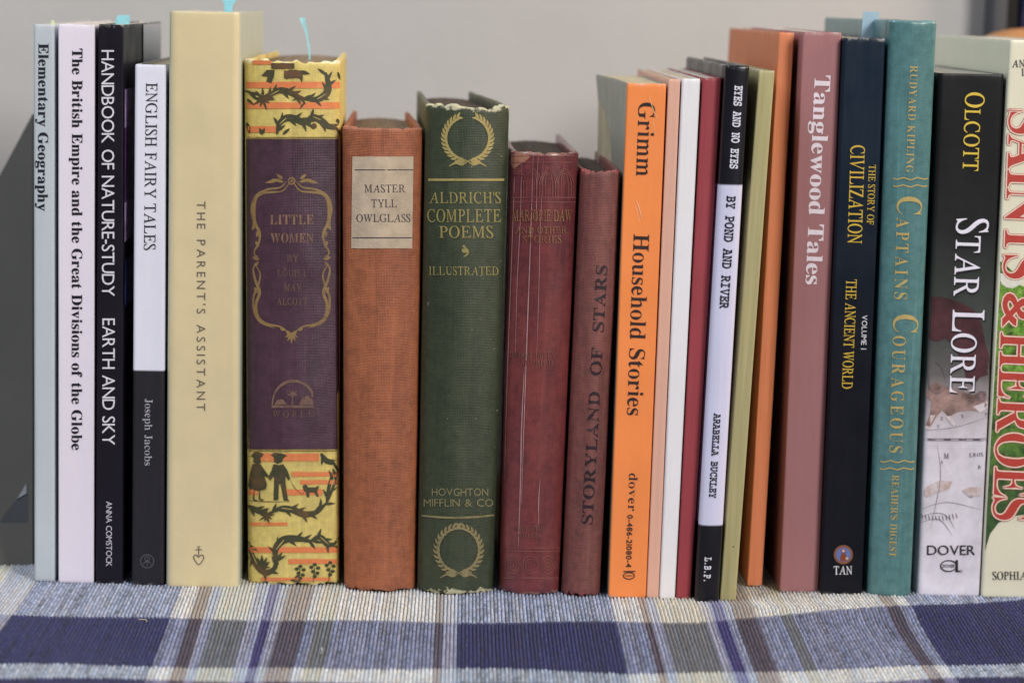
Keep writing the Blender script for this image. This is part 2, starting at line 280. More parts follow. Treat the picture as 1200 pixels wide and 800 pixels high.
    119830: [[178,-11,34,410,28,424,22,436,16,445,8,452,-3,455,-16,457,-16,475,188,475,188,457,175,456,164,454,156,450,151,445,147,437,146,428,147,417,150,404,154,389,232,160,314,368,298,416,293,430,286,441,279,448,269,452,256,455,239,457,239,475,458,475,458,457,431,454,415,445,410,429,410,422,412,414,416,403,494,173,564,385,568,400,571,413,572,424,571,434,567,443,561,449,552,453,540,456,524,457,524,475,650,475,650,457,638,454,628,447,620,439,613,428,606,413,599,395,465,-11,446,-11,329,322,198,-11]],
    119832: [[106,0,106,18,127,20,144,25,155,33,162,44,166,62,167,84,167,186,48,403,36,424,25,438,15,447,10,450,5,452,1,454,-4,455,-9,456,-14,456,-14,475,216,475,216,456,204,456,192,456,182,454,174,450,167,446,164,440,162,434,163,427,166,418,171,408,259,235,347,382,356,398,362,413,363,425,357,442,340,453,311,456,307,456,307,475,458,475,458,456,446,454,436,449,426,442,417,433,408,422,399,408,279,212,279,84,281,62,285,44,292,33,303,25,320,20,342,18,342,0]],
    119834: [[265,-11,236,-5,217,10,209,36,175,11,139,-4,99,-9,77,-7,58,0,42,12,30,27,23,45,21,66,26,95,41,120,66,142,102,161,149,180,207,198,207,251,206,269,202,284,195,294,184,302,171,306,154,308,129,306,114,298,109,286,110,282,113,276,118,267,124,258,127,249,128,241,127,229,122,219,114,210,105,204,93,200,81,199,67,200,56,205,47,212,40,221,36,233,34,246,36,262,42,277,51,290,64,302,80,312,99,321,120,327,143,331,169,332,214,329,249,320,274,305,292,283,302,254,305,219,305,65,305,54,306,46,307,41,309,38,313,36,317,36,322,37,328,39,334,43,343,29,319,7,293,-6],[158,35,164,36,172,38,181,43,190,49,199,56,207,66,207,176,161,158,133,128,123,88,127,58,138,41]],
    119835: [[45,-12,45,405,44,424,42,438,38,447,32,452,22,456,8,458,8,475,144,475,144,291,169,313,198,327,230,332,254,330,276,323,296,312,313,296,328,278,340,256,349,230,355,203,356,173,354,139,347,107,336,78,321,53,303,31,281,13,256,0,229,-8,200,-11,169,-6,139,7,109,29,55,-12],[190,15,213,19,230,31,242,51,249,81,254,119,256,167,254,206,249,237,241,261,229,278,212,289,192,292,181,291,171,287,162,281,154,273,148,263,144,252,144,71,149,40,165,21]],
    119836: [[162,-11,137,-8,113,-1,90,11,70,27,53,47,39,71,29,97,22,125,20,156,23,189,30,219,42,247,58,271,77,292,100,309,125,322,153,330,182,333,213,330,239,323,261,311,277,295,286,277,289,256,288,243,284,233,278,224,269,218,259,214,246,213,223,218,209,234,204,261,204,265,205,269,205,272,205,276,206,279,206,283,203,298,193,306,176,309,143,297,124,259,117,195,120,149,128,110,143,79,162,57,185,44,213,40,237,44,260,55,283,75,297,63,259,22,214,-2]],
    119837: [[146,-11,122,-8,101,-1,81,11,63,27,48,46,36,69,27,95,22,123,20,153,22,188,28,219,37,247,50,272,66,293,85,310,106,322,128,329,152,332,183,327,209,314,232,292,232,418,231,431,227,441,221,448,212,453,199,456,183,458,183,475,333,475,333,78,333,63,335,51,338,42,344,36,354,32,368,29,368,11,328,9,283,2,232,-11,232,41,210,12,181,-5],[179,29,189,31,200,35,210,43,220,53,227,65,232,79,232,252,229,263,223,273,215,281,205,287,193,291,181,293,162,289,146,278,136,260,128,235,124,201,123,160,124,119,128,86,135,61,146,43,160,33]],
    119838: [[160,-11,134,-8,110,-1,88,11,69,27,52,47,39,71,28,99,22,130,20,164,22,195,29,224,39,251,53,274,70,294,91,310,113,322,138,329,164,332,201,327,233,314,259,292,279,262,291,225,295,181,295,173,122,173,132,101,161,58,208,44,234,49,259,64,281,90,297,76,259,28,213,-1],[121,200,210,200,210,224,209,251,206,272,201,289,194,300,183,307,168,309,142,299,126,266,121,212]],
    119839: [[15,0,15,17,26,18,35,20,41,23,46,26,49,31,52,36,53,44,54,58,55,76,55,288,17,288,17,323,55,323,55,368,58,402,70,431,88,454,113,471,145,481,181,484,209,482,231,476,250,464,264,450,272,434,274,417,273,403,269,391,263,382,254,376,244,372,234,370,222,371,212,375,204,380,197,388,194,397,193,407,193,417,196,427,201,438,202,440,203,442,204,445,205,447,206,449,206,451,204,457,198,461,188,462,175,460,166,456,160,448,157,437,155,423,154,407,154,323,212,323,212,288,154,288,154,68,155,49,159,36,165,27,174,21,188,18,208,17,208,0]],
    119840: [[152,-146,110,-144,76,-138,50,-127,30,-112,19,-96,15,-78,21,-57,40,-40,71,-27,45,-10,30,9,25,32,27,48,33,63,44,77,60,90,81,103,106,115,60,140,32,176,23,221,25,242,31,261,41,279,55,294,72,307,91,318,114,326,138,330,164,332,191,330,217,325,243,317,330,317,330,279,279,279,293,258,301,236,304,212,302,192,297,174,288,158,276,143,261,130,244,120,224,113,203,109,179,107,174,107,169,107,163,108,158,108,153,108,148,109,136,107,126,104,117,98,110,91,106,83,105,74,110,61,124,54,147,51,183,51,217,50,246,47,270,42,289,35,304,25,315,13,323,-1,327,-18,329,-39,324,-70,309,-96,284,-118,249,-134,205,-143],[164,130,179,132,190,139,198,152,204,169,207,192,208,220,207,248,204,271,198,288,190,300,179,307,164,309,149,307,138,300,129,288,124,271,120,248,119,220,120,192,124,169,129,152,138,139,149,132],[167,-121,227,-115,262,-98,274,-69,273,-58,268,-49,260,-43,248,-39,233,-37,214,-36,101,-36,87,-47,79,-61,76,-76,79,-87,86,-98,99,-108,116,-115,139,-120]],
    119841: [[19,0,19,17,31,18,40,21,47,27,51,34,54,45,55,58,55,416,54,429,51,439,48,447,41,453,32,457,20,459,20,475,154,475,154,278,182,308,216,326,253,332,304,319,334,282,344,221,344,58,345,45,348,35,351,27,358,22,367,18,379,17,379,0,211,0,211,17,216,17,232,21,242,35,245,58,245,226,244,244,242,258,239,269,233,277,224,281,211,283,190,279,171,266,154,245,154,58,155,45,157,35,161,27,167,22,176,18,188,17,188,0]],
    119842: [[105,377,91,379,78,384,68,392,59,403,54,416,53,430,54,444,59,457,68,468,78,476,91,481,105,483,119,481,132,476,142,468,151,457,156,444,158,430,156,416,151,403,142,392,131,384,119,379],[19,0,19,17,31,19,41,22,47,27,51,34,54,44,55,58,55,263,54,278,52,289,49,297,43,302,34,305,21,306,22,323,155,323,155,58,155,45,158,35,161,27,167,22,176,19,188,17,188,0]],
    119845: [[19,0,19,17,31,19,41,22,47,27,51,34,54,44,55,58,55,414,54,428,52,439,49,447,43,453,34,456,21,458,21,475,155,475,155,58,155,45,158,35,161,27,167,22,176,19,188,17,188,0]],
    119846: [[19,0,19,17,31,18,40,21,47,27,51,34,54,45,55,58,55,264,54,277,51,288,48,296,41,301,32,305,20,307,20,323,153,323,153,276,181,307,212,326,247,332,288,325,317,305,334,272,363,305,397,325,435,332,485,319,515,282,525,221,525,58,526,45,528,35,532,27,538,22,547,18,559,17,559,0,393,0,393,17,405,18,414,22,420,27,424,35,426,45,427,58,427,226,426,244,424,258,421,269,415,277,406,281,393,283,374,279,355,267,338,247,338,58,339,45,341,35,345,27,351,22,359,18,371,17,371,0,208,0,208,17,220,18,228,22,235,27,238,35,241,45,242,58,242,226,241,243,239,257,235,268,229,276,220,281,208,283,187,279,169,266,153,245,153,58,153,45,155,35,159,28,165,22,173,19,185,17,185,0]],
    119847: [[19,0,19,17,31,18,40,21,47,27,51,34,54,45,55,58,55,264,54,277,51,288,48,296,41,301,32,305,20,307,20,323,154,323,154,279,182,308,215,326,253,332,304,319,334,282,344,221,344,58,345,45,348,35,351,27,358,22,367,18,379,17,379,0,211,0,211,17,216,17,232,21,242,35,245,58,245,226,244,244,242,258,239,269,233,277,224,281,211,283,190,279,171,266,154,245,154,58,155,45,157,35,161,27,167,22,176,18,188,17,188,0]],
    119848: [[176,-11,146,-8,119,-1,94,12,72,29,54,49,39,73,28,100,22,129,20,160,22,192,28,222,39,249,54,273,72,293,94,310,119,322,146,329,175,332,204,329,231,322,256,310,277,294,295,274,310,250,322,223,328,193,330,160,328,128,322,98,310,71,296,48,277,28,256,11,232,-1,205,-8],[176,12,193,15,207,25,218,41,221,52,224,66,226,85,228,106,229,132,229,160,228,215,223,256,216,282,206,298,193,308,176,312,157,308,143,298,134,282,127,255,123,215,122,161,122,132,123,107,125,85,127,67,130,52,134,41,144,25,158,15]],
    119849: [[18,-145,18,-129,28,-128,36,-126,42,-122,47,-118,50,-112,53,-105,54,-96,54,-83,55,-67,55,253,54,272,52,286,48,295,42,301,33,305,20,307,20,323,149,323,149,274,173,306,204,326,240,333,264,330,286,323,305,311,323,295,337,275,349,252,358,226,363,197,365,167,363,134,358,103,349,75,336,50,321,29,303,12,283,0,261,-8,237,-11,205,-6,177,9,154,34,154,-60,154,-77,156,-92,158,-103,162,-112,167,-118,174,-123,183,-125,193,-127,206,-128,206,-145],[204,29,223,33,238,44,249,62,257,88,262,121,263,161,262,200,258,233,251,258,241,276,227,286,207,290,187,285,169,270,154,245,154,71,167,48,183,34]],
    119851: [[19,0,19,17,31,19,41,22,47,27,51,34,54,44,55,58,55,263,54,278,52,290,48,297,42,302,33,305,21,306,22,323,152,323,152,263,165,283,179,300,195,314,211,324,227,330,243,332,261,330,276,325,287,317,295,306,300,292,302,277,300,265,296,254,290,244,281,237,271,233,258,232,247,233,238,236,231,240,226,247,220,253,216,260,210,266,204,270,197,271,187,269,178,262,169,252,161,237,157,220,155,200,155,58,157,44,160,33,166,26,175,22,188,18,206,17,206,0]],
    119852: [[158,-11,138,-9,115,-3,90,6,86,8,81,9,76,9,66,7,59,1,53,-9,37,-9,37,110,55,110,64,83,75,59,90,41,108,27,126,18,146,15,162,17,176,21,186,28,194,37,199,48,200,61,196,79,183,95,162,109,111,135,89,148,71,162,57,176,47,193,41,210,39,230,42,257,51,282,68,303,89,319,116,329,147,333,155,332,163,331,173,329,183,327,195,324,207,321,210,320,212,320,215,319,218,318,220,318,222,318,229,319,235,324,240,333,254,333,254,231,238,231,229,254,218,273,205,289,189,300,173,306,155,309,142,307,130,304,121,298,114,290,111,281,109,270,110,260,114,250,120,242,128,235,139,228,153,221,200,197,221,185,239,172,252,158,261,141,266,122,268,99,265,67,255,41,238,19,215,3,188,-7]],
    119853: [[129,-10,103,-8,83,-1,69,11,58,27,52,48,50,74,50,291,21,291,21,312,48,338,71,362,92,385,109,405,123,424,134,442,151,442,151,323,216,323,216,291,151,291,151,85,151,72,153,61,156,53,160,47,167,43,175,42,190,46,204,58,215,78,232,69,206,25,172,-1]],
    119854: [[137,-11,107,-7,85,2,68,18,57,40,50,67,48,101,48,258,47,273,45,285,41,294,35,301,25,305,12,307,12,323,148,323,148,77,149,66,152,56,157,48,164,42,173,38,184,37,204,41,222,51,238,69,238,258,237,274,235,287,230,295,223,301,212,305,197,307,197,323,337,323,337,73,338,59,341,48,345,41,352,36,362,33,375,31,375,13,334,11,289,3,238,-11,238,42,225,27,211,14,194,4,176,-4,157,-9]],
    119855: [[148,-11,40,258,34,272,28,284,23,293,17,300,8,304,-3,306,-3,323,171,323,171,307,162,307,147,305,138,298,134,288,135,285,135,282,136,279,193,127,246,263,249,272,251,279,251,284,247,296,234,304,212,307,212,323,318,323,318,307,306,304,296,298,289,291,284,281,277,268,271,253,167,-11]],
    119856: [[127,-11,18,276,14,284,10,291,6,296,2,301,-4,304,-11,306,-11,323,144,323,144,306,136,305,129,304,125,301,121,298,120,294,119,288,119,284,120,281,120,277,121,273,123,268,125,263,174,132,220,245,209,277,206,288,202,295,198,301,193,304,185,306,175,307,175,323,337,323,337,306,321,303,311,297,308,288,308,286,308,283,309,280,309,278,310,275,310,273,350,147,398,267,401,274,403,281,403,287,402,293,400,298,396,301,390,304,382,306,371,307,371,323,464,323,464,307,455,306,448,302,443,296,438,289,434,280,429,269,317,-11,301,-11,232,205,146,-11]],
    119858: [[55,-146,38,-145,23,-139,11,-130,1,-118,-5,-104,-7,-88,-6,-76,-2,-65,5,-55,14,-48,25,-43,37,-41,48,-42,58,-46,67,-51,73,-59,76,-68,78,-79,78,-81,78,-83,77,-85,77,-87,77,-89,77,-91,78,-98,83,-102,90,-103,98,-100,108,-91,119,-77,125,-68,130,-57,135,-46,139,-34,143,-20,146,-5,38,261,34,271,30,280,26,287,22,292,19,297,16,300,11,303,5,305,-4,306,-5,306,-5,323,169,323,169,306,157,305,148,304,141,302,137,298,135,293,134,286,134,284,134,281,135,278,136,275,137,271,139,267,193,124,240,251,243,258,245,265,246,271,247,276,248,281,248,286,247,293,244,298,239,302,232,304,223,305,211,306,211,323,312,323,312,306,303,304,295,300,289,293,283,282,277,269,270,253,169,-25,157,-55,146,-80,135,-100,124,-115,112,-128,99,-136,86,-142,71,-145]],
    119860: [[-88,0,-85,13,-55,18,-27,33,0,58,21,83,58,126,112,189,182,272,268,374,371,495,385,495,368,60,369,45,373,33,381,25,393,19,409,15,428,13,426,0,230,0,233,13,239,13,259,15,274,20,284,27,291,40,295,57,298,81,300,165,139,165,132,164,126,161,120,156,68,94,48,69,37,50,33,37,34,29,38,22,44,18,54,15,66,14,82,13,78,0],[149,190,302,190,310,382]],
    119861: [[-35,0,-32,14,-28,14,-8,16,8,20,20,28,29,39,37,55,44,76,131,401,134,415,136,427,137,438,136,448,132,456,125,462,115,466,102,469,85,470,88,484,267,484,356,473,410,438,428,380,415,329,375,290,309,262,355,237,383,200,392,151,389,122,380,95,365,71,345,50,320,33,291,19,257,8,220,2,179,0],[201,270,248,273,286,283,316,300,337,322,350,351,354,384,344,427,315,452,265,461,252,460,241,460,233,458,227,456,222,453,218,449,216,443,212,436,209,428,206,418,202,402,196,380,189,353,180,320,170,281,171,277,173,274,177,272,183,270,190,270],[160,22,206,26,244,38,274,58,296,85,309,119,314,158,311,186,301,209,286,226,264,238,236,245,202,247,189,247,178,246,170,245,164,243,159,239,156,232,114,76,113,71,112,66,111,60,110,55,109,50,109,46,111,37,114,30,121,26,131,24,144,22]],
    119862: [[228,-11,189,-8,153,0,121,13,94,31,70,54,51,82,38,113,29,148,27,186,29,220,36,254,48,287,64,320,83,351,106,380,132,407,159,431,189,452,237,476,285,490,335,495,363,493,395,487,429,477,436,474,443,473,449,473,458,474,466,480,473,490,487,490,458,347,443,347,443,350,444,354,444,358,444,361,444,365,444,368,441,399,432,424,417,445,397,460,372,469,342,472,313,469,285,462,257,449,230,431,205,410,182,385,161,357,143,326,129,293,118,257,111,220,109,182,113,135,126,95,146,63,174,39,207,24,246,20,307,29,363,58,416,107,429,95,400,62,369,36,337,15,303,1,267,-8]],
    119863: [[-37,0,-33,14,-29,14,-9,15,7,20,19,27,28,38,36,54,43,76,131,401,134,416,136,428,137,437,136,447,132,456,125,462,114,466,101,469,84,470,88,484,274,484,318,482,358,474,394,460,425,442,451,419,472,391,487,359,496,323,499,284,497,246,489,210,476,176,458,143,436,113,410,85,379,61,345,40,307,23,266,10,221,3,174,0],[177,23,215,26,250,33,281,46,310,63,335,83,357,108,375,135,391,165,403,197,411,230,416,265,418,300,414,348,401,388,379,420,349,443,311,457,265,461,251,461,240,460,231,457,224,454,218,448,214,441,210,431,205,419,201,403,118,93,113,75,110,61,109,51,111,42,116,34,125,29,131,28,138,26,146,25,156,24,166,23]],
    119864: [[-35,0,-32,14,-29,14,-9,15,7,19,19,26,28,37,36,54,43,76,131,401,134,416,136,428,137,437,136,447,132,456,125,462,115,466,102,469,85,470,88,484,459,484,438,379,426,379,426,382,425,402,423,418,419,431,412,441,402,449,389,454,371,458,349,460,322,461,263,461,250,460,239,459,231,457,225,455,219,450,215,444,212,436,208,426,204,413,166,271,225,271,257,273,282,278,301,287,315,300,327,317,335,340,348,340,299,168,286,168,287,177,288,186,288,195,288,209,286,220,283,229,279,236,272,240,264,244,253,246,239,247,223,247,160,247,117,87,115,79,113,72,112,65,110,58,109,53,109,49,111,41,114,34,121,29,130,27,143,25,160,25,208,25,239,26,268,29,293,35,316,44,337,56,355,70,372,88,388,109,403,133,417,133,366,0]],
    119865: [[-32,0,-28,14,-25,14,-11,15,0,16,10,19,18,23,25,29,32,37,37,48,42,61,47,76,134,401,138,416,140,428,141,437,139,447,135,456,128,462,118,466,104,469,88,470,92,484,439,484,417,370,403,370,404,372,404,374,404,376,404,379,404,381,404,383,402,409,395,429,385,443,369,452,347,458,320,460,265,460,248,459,235,457,228,454,222,449,218,443,216,436,214,429,210,413,203,389,195,357,185,317,172,269,211,269,234,269,253,271,269,275,282,280,294,287,305,296,314,308,322,322,330,339,344,339,298,163,283,163,284,169,284,174,285,180,285,186,286,192,286,198,284,215,280,227,273,236,262,241,245,244,221,245,166,245,121,72,120,68,119,64,118,58,118,54,117,49,117,46,118,35,123,26,131,20,142,17,157,14,176,13,175,0]],
    119866: [[256,-11,212,-8,172,0,135,14,104,33,77,56,56,83,40,115,31,150,28,188,30,223,37,257,49,290,65,323,84,353,106,383,132,409,159,433,189,453,237,476,287,490,341,495,373,493,403,487,431,478,444,473,456,469,466,465,474,463,480,461,484,461,493,461,501,464,507,467,513,473,519,480,524,489,536,489,504,341,492,341,484,379,469,412,447,438,418,457,384,468,345,472,303,467,264,453,228,431,195,400,167,362,143,319,125,272,114,226,111,181,115,131,129,89,152,56,183,31,221,16,265,11,289,13,312,18,333,27,350,38,362,52,369,67,394,165,395,169,396,174,397,180,398,185,399,190,399,193,397,204,393,211,385,216,373,219,357,222,335,223,339,237,540,237,536,223,520,223,507,220,497,217,488,211,481,205,476,196,474,191,472,185,469,178,467,170,464,162,462,152,434,36,377,10,318,-5]],
    119867: [[-35,0,-32,14,-29,14,-15,15,-4,16,6,19,15,23,22,29,28,37,34,47,39,60,43,76,131,401,134,416,136,428,137,437,136,447,132,456,125,462,115,466,102,469,85,470,88,484,281,484,278,470,275,470,256,469,240,465,228,458,218,446,210,429,202,406,173,298,171,292,170,287,170,282,171,278,173,275,176,273,180,271,186,270,193,270,372,270,380,271,385,271,389,273,392,276,395,280,397,286,428,401,431,415,433,427,434,437,433,447,428,456,421,462,411,466,398,469,381,470,385,484,578,484,574,470,568,470,550,469,535,465,524,457,514,446,506,430,499,409,412,83,411,76,409,69,407,62,406,57,406,51,405,47,407,36,411,28,418,22,428,18,442,16,459,14,455,0,262,0,265,14,268,14,282,15,294,16,304,19,312,23,319,29,326,37,331,47,336,60,340,76,379,221,380,223,380,225,380,226,381,228,381,230,381,232,380,236,378,239,375,242,371,243,365,243,358,244,179,244,172,243,166,243,162,241,159,239,157,235,155,229,116,83,114,76,112,69,111,62,109,57,109,51,109,47,110,36,114,28,121,22,131,18,145,16,162,14,158,0]],
    119868: [[-32,0,-28,14,-25,14,-11,15,0,16,10,19,18,23,25,29,32,37,37,47,42,60,47,76,134,401,138,416,140,428,141,437,139,447,135,456,128,462,118,466,104,469,88,470,92,484,287,484,284,470,278,470,260,469,245,465,233,457,224,446,216,430,209,409,121,83,118,69,116,57,115,47,116,36,120,28,127,22,137,18,150,16,167,14,164,0]],
    119869: [[23,-11,1,-9,-18,-3,-33,7,-44,20,-51,34,-53,51,-52,62,-49,71,-43,79,-36,85,-27,89,-17,90,-8,89,1,86,8,81,14,74,17,66,18,57,18,55,18,52,17,49,16,46,16,44,15,41,13,36,12,32,12,27,14,18,19,12,29,10,39,12,47,18,53,27,56,33,58,41,61,49,64,58,67,69,71,80,154,395,159,415,161,429,162,438,161,449,156,457,148,462,136,465,120,468,100,469,105,484,305,484,301,470,282,469,266,466,254,460,245,450,238,435,231,414,159,140,144,93,127,56,106,27,82,6,54,-6]],
    119871: [[-25,0,-22,14,-19,14,1,15,17,20,29,27,39,38,47,54,54,76,141,401,143,409,145,416,146,422,147,428,148,433,148,437,146,447,142,456,135,462,125,466,111,469,95,470,98,484,291,484,286,471,267,470,251,465,239,458,230,447,221,431,214,410,130,96,127,84,125,74,123,67,121,60,121,56,120,53,122,43,125,35,132,30,141,27,154,25,172,25,221,25,255,26,285,29,310,34,332,42,351,53,369,68,385,86,400,110,416,137,429,137,384,0]],
    119872: [[-38,0,-34,14,-19,15,-7,16,4,19,12,23,20,29,26,37,31,47,36,60,41,76,133,401,137,415,139,427,139,437,138,447,134,456,127,462,117,466,103,469,86,470,90,484,221,484,272,113,517,484,650,484,646,470,641,470,622,469,607,465,596,457,586,446,578,430,571,409,484,83,483,76,481,69,480,62,478,57,478,51,477,47,479,36,483,28,490,22,500,18,514,16,531,14,527,0,335,0,339,12,353,13,365,16,375,19,383,24,390,31,397,40,403,52,408,68,414,86,501,409,228,0,218,0,164,410,80,107,74,84,70,65,69,50,71,38,75,28,82,22,92,18,105,15,123,13,119,0]],
    119873: [[352,-11,160,389,78,88,76,78,74,70,72,62,71,56,71,50,71,45,72,34,76,26,83,21,94,18,108,15,127,14,123,0,-35,0,-32,14,-11,15,5,19,18,26,28,37,36,54,43,76,135,410,136,412,137,415,137,418,138,420,138,423,138,426,136,436,132,446,125,456,115,464,103,469,90,470,85,470,88,484,190,484,368,113,445,397,448,406,450,415,451,422,452,429,453,435,453,440,451,450,447,458,440,463,429,467,415,469,396,470,400,484,559,484,554,470,541,470,529,468,519,466,510,461,502,455,496,448,490,438,484,425,480,409,365,-11]],
    119874: [[209,-11,172,-8,139,-1,110,11,84,28,62,48,45,73,33,102,25,134,22,169,24,200,30,232,40,263,53,294,69,324,88,352,109,379,132,404,158,426,185,446,213,463,242,476,272,487,302,493,333,495,369,492,402,485,431,473,456,456,476,435,493,410,505,381,513,349,515,315,514,289,510,263,503,236,493,210,482,184,468,158,452,134,435,110,417,88,397,68,376,50,354,34,309,9,260,-6],[209,11,233,13,256,19,279,30,301,45,321,62,341,83,359,107,376,132,391,160,404,189,415,219,424,251,431,282,435,314,436,345,433,384,424,416,410,441,389,459,364,470,334,474,309,471,284,464,259,452,235,435,212,415,190,390,170,362,152,332,136,298,125,272,117,246,110,220,105,194,102,169,102,143,105,104,114,71,130,45,151,26,178,14]],
    119875: [[-35,0,-32,14,-28,14,-8,15,7,19,19,26,28,37,36,53,43,76,131,401,134,415,136,427,137,437,136,448,132,456,125,462,115,466,102,469,85,470,88,484,279,484,360,472,409,436,426,376,423,349,415,324,401,301,383,281,361,264,334,250,303,240,268,234,230,232,166,232,160,231,156,228,153,223,112,67,111,64,111,61,110,57,110,54,109,51,109,48,111,36,116,27,124,21,136,17,152,15,172,14,168,0],[201,253,245,256,281,268,310,286,330,312,342,343,347,379,344,406,337,427,324,443,306,454,283,461,254,463,242,463,232,460,224,456,218,449,213,438,207,422,167,274,167,271,166,267,166,263,167,259,168,257,172,255,177,254,187,253]],
    119877: [[-35,0,-32,14,-28,14,-8,16,8,20,20,28,29,39,37,55,44,76,131,401,134,415,136,427,137,438,136,448,132,456,125,462,115,466,102,469,85,470,88,484,293,484,338,481,375,472,404,457,425,436,437,410,441,379,426,320,379,275,302,245,366,89,377,65,387,47,397,32,408,22,422,16,437,14,440,14,435,0,327,0,230,238,215,238,204,238,193,238,183,239,174,239,166,240,159,241,119,92,114,73,112,58,111,48,112,36,116,27,123,21,133,17,145,14,161,13,169,13,165,0],[211,260,255,264,293,275,322,292,344,316,357,345,361,379,350,425,317,452,262,461,251,461,242,460,234,458,227,455,222,451,217,445,213,438,210,427,206,415,165,263,172,263,179,262,187,261,194,261,202,261]],
    119878: [[160,-10,129,-8,96,-1,60,11,57,12,54,13,51,13,48,14,46,14,43,14,31,12,22,4,15,-8,3,-8,27,152,40,153,44,110,55,75,71,48,94,27,121,15,152,11,169,13,185,17,200,24,213,34,224,45,233,59,240,75,244,91,246,109,245,121,242,133,238,145,232,157,224,169,216,181,208,191,200,200,191,210,181,220,171,231,160,242,137,266,119,289,107,309,98,329,93,348,92,368,94,392,99,413,109,433,122,451,139,466,158,478,180,488,205,493,231,495,242,495,253,494,263,493,273,492,283,489,293,486,302,483,309,480,315,478,320,477,324,476,326,476,337,478,346,483,353,493,366,493,344,351,333,351,329,388,321,418,308,442,290,459,268,469,242,473,218,470,199,463,183,451,171,435,163,415,161,392,163,378,167,363,175,349,185,334,196,318,209,303,220,292,230,281,241,270,252,258,263,246,274,234,296,203,309,169,314,132,311,106,305,81,294,59,279,39,261,23,239,9,215,-2,188,-8]],
    119879: [[52,0,55,14,60,14,76,15,89,17,101,20,110,25,119,33,126,43,132,56,139,73,145,93,238,435,239,439,240,443,240,447,238,454,232,458,221,459,202,459,175,458,151,455,131,450,114,443,100,433,88,421,78,406,69,388,62,367,46,368,77,484,480,484,458,365,445,365,445,368,445,372,445,376,445,380,445,383,445,387,443,411,437,429,428,443,412,452,390,457,361,459,332,459,326,459,322,457,318,455,315,452,313,447,311,441,216,97,211,75,208,58,207,45,208,34,213,26,221,20,232,17,248,15,268,14,276,14,272,0]],
    119880: [[209,-11,164,-7,127,5,96,25,72,50,59,81,54,118,55,137,60,161,67,189,124,404,127,418,130,429,130,438,129,449,124,457,117,463,106,467,90,470,71,471,74,484,279,484,276,471,269,471,248,469,232,464,219,454,209,441,200,422,193,398,141,201,131,164,126,135,124,114,127,88,136,66,151,48,171,34,195,26,225,24,251,26,274,31,296,39,315,51,332,65,346,83,359,107,372,142,386,189,434,370,440,393,443,413,445,429,443,444,439,455,433,462,422,467,408,470,389,471,391,484,554,484,552,471,543,471,519,467,501,456,487,438,484,432,481,423,477,413,474,401,470,387,466,372,412,170,400,129,385,94,369,64,350,40,328,21,303,7,276,-3,244,-9]],
    119881: [[83,-11,100,412,100,431,96,447,89,457,79,465,65,469,46,470,39,470,42,484,236,484,232,472,227,472,207,470,192,466,182,458,175,446,171,427,169,403,155,99,400,391,420,416,432,435,435,448,434,456,430,462,424,466,414,469,402,470,386,470,389,484,538,484,533,470,532,470,519,468,506,462,493,453,479,439,463,421,445,400,99,-11]],
    119882: [[86,-11,103,411,102,431,98,447,91,458,79,465,63,470,42,472,44,484,239,484,235,472,230,472,210,470,195,466,184,458,178,446,174,427,172,403,160,120,335,370,337,412,336,431,332,446,326,457,315,465,301,470,284,471,279,471,281,484,467,484,463,471,449,470,437,469,427,466,420,461,414,453,410,443,407,431,405,414,404,394,393,125,568,388,582,413,591,433,594,449,589,461,572,468,544,471,549,484,695,484,692,471,690,471,677,469,664,463,651,453,637,438,623,420,607,398,333,-11,319,-11,333,323,99,-11]],
    119884: [[50,0,55,13,72,14,87,16,99,19,109,23,116,29,123,36,127,45,132,56,136,69,174,209,110,382,102,403,93,421,85,436,76,447,66,456,56,463,44,467,30,470,14,470,18,484,228,484,223,470,204,469,190,467,180,463,172,458,168,451,167,441,167,436,168,431,169,426,170,421,172,415,174,410,234,245,347,373,361,390,373,404,382,417,388,427,392,437,393,445,392,453,387,459,379,464,374,466,368,467,362,468,354,469,345,470,336,470,340,484,506,484,502,469,489,467,475,461,461,452,446,438,428,420,409,399,245,214,206,69,205,65,204,60,203,55,202,50,201,46,201,42,203,31,208,23,216,18,229,15,246,13,269,13,265,0]],
    119885: [[-12,0,-12,11,368,458,237,458,210,457,186,454,165,449,147,442,131,432,117,420,105,406,94,388,84,367,71,367,108,484,473,484,473,477,91,28,214,28,244,28,269,29,291,31,309,34,324,38,338,43,350,49,361,57,372,67,387,84,401,106,414,133,428,133,386,0]],
    120432: [[36,0,25,0,15,2,9,4,4,8,2,15,1,25,2,33,4,39,8,43,14,46,22,48,33,48,41,48,158,356,108,356,96,357,86,359,79,362,74,366,71,372,70,381,71,390,74,397,79,401,87,403,100,405,118,405,215,405,225,405,233,404,239,402,244,398,248,392,253,382,386,48,392,48,403,48,411,46,417,44,421,40,423,33,424,25,423,16,421,10,418,5,412,2,404,1,393,0,300,0,288,0,278,2,270,4,264,8,261,15,260,25,261,33,264,40,269,44,276,46,286,48,298,48,330,48,297,130,123,130,94,48,127,48,139,48,149,46,156,44,162,40,165,33,166,25,165,15,162,8,156,4,149,2,139,0,126,0],[140,175,280,175,206,356]],
    120433: [[53,0,40,3,32,11,29,25,30,34,33,40,37,44,44,46,56,48,72,48,84,48,84,356,73,356,59,357,48,358,40,361,35,365,32,371,32,381,34,394,42,403,55,405,215,405,260,402,297,393,326,377,347,355,359,328,363,295,358,263,343,236,317,215,358,192,382,160,390,117,388,96,383,76,374,58,361,42,346,27,327,15,303,7,271,2,231,0],[138,230,209,230,239,232,263,237,281,245,294,257,302,273,305,293,295,328,268,349,223,356,138,356],[138,48,214,48,253,50,284,56,305,65,319,78,328,96,330,118,327,143,318,162,302,174,280,182,252,187,217,188,138,188]],
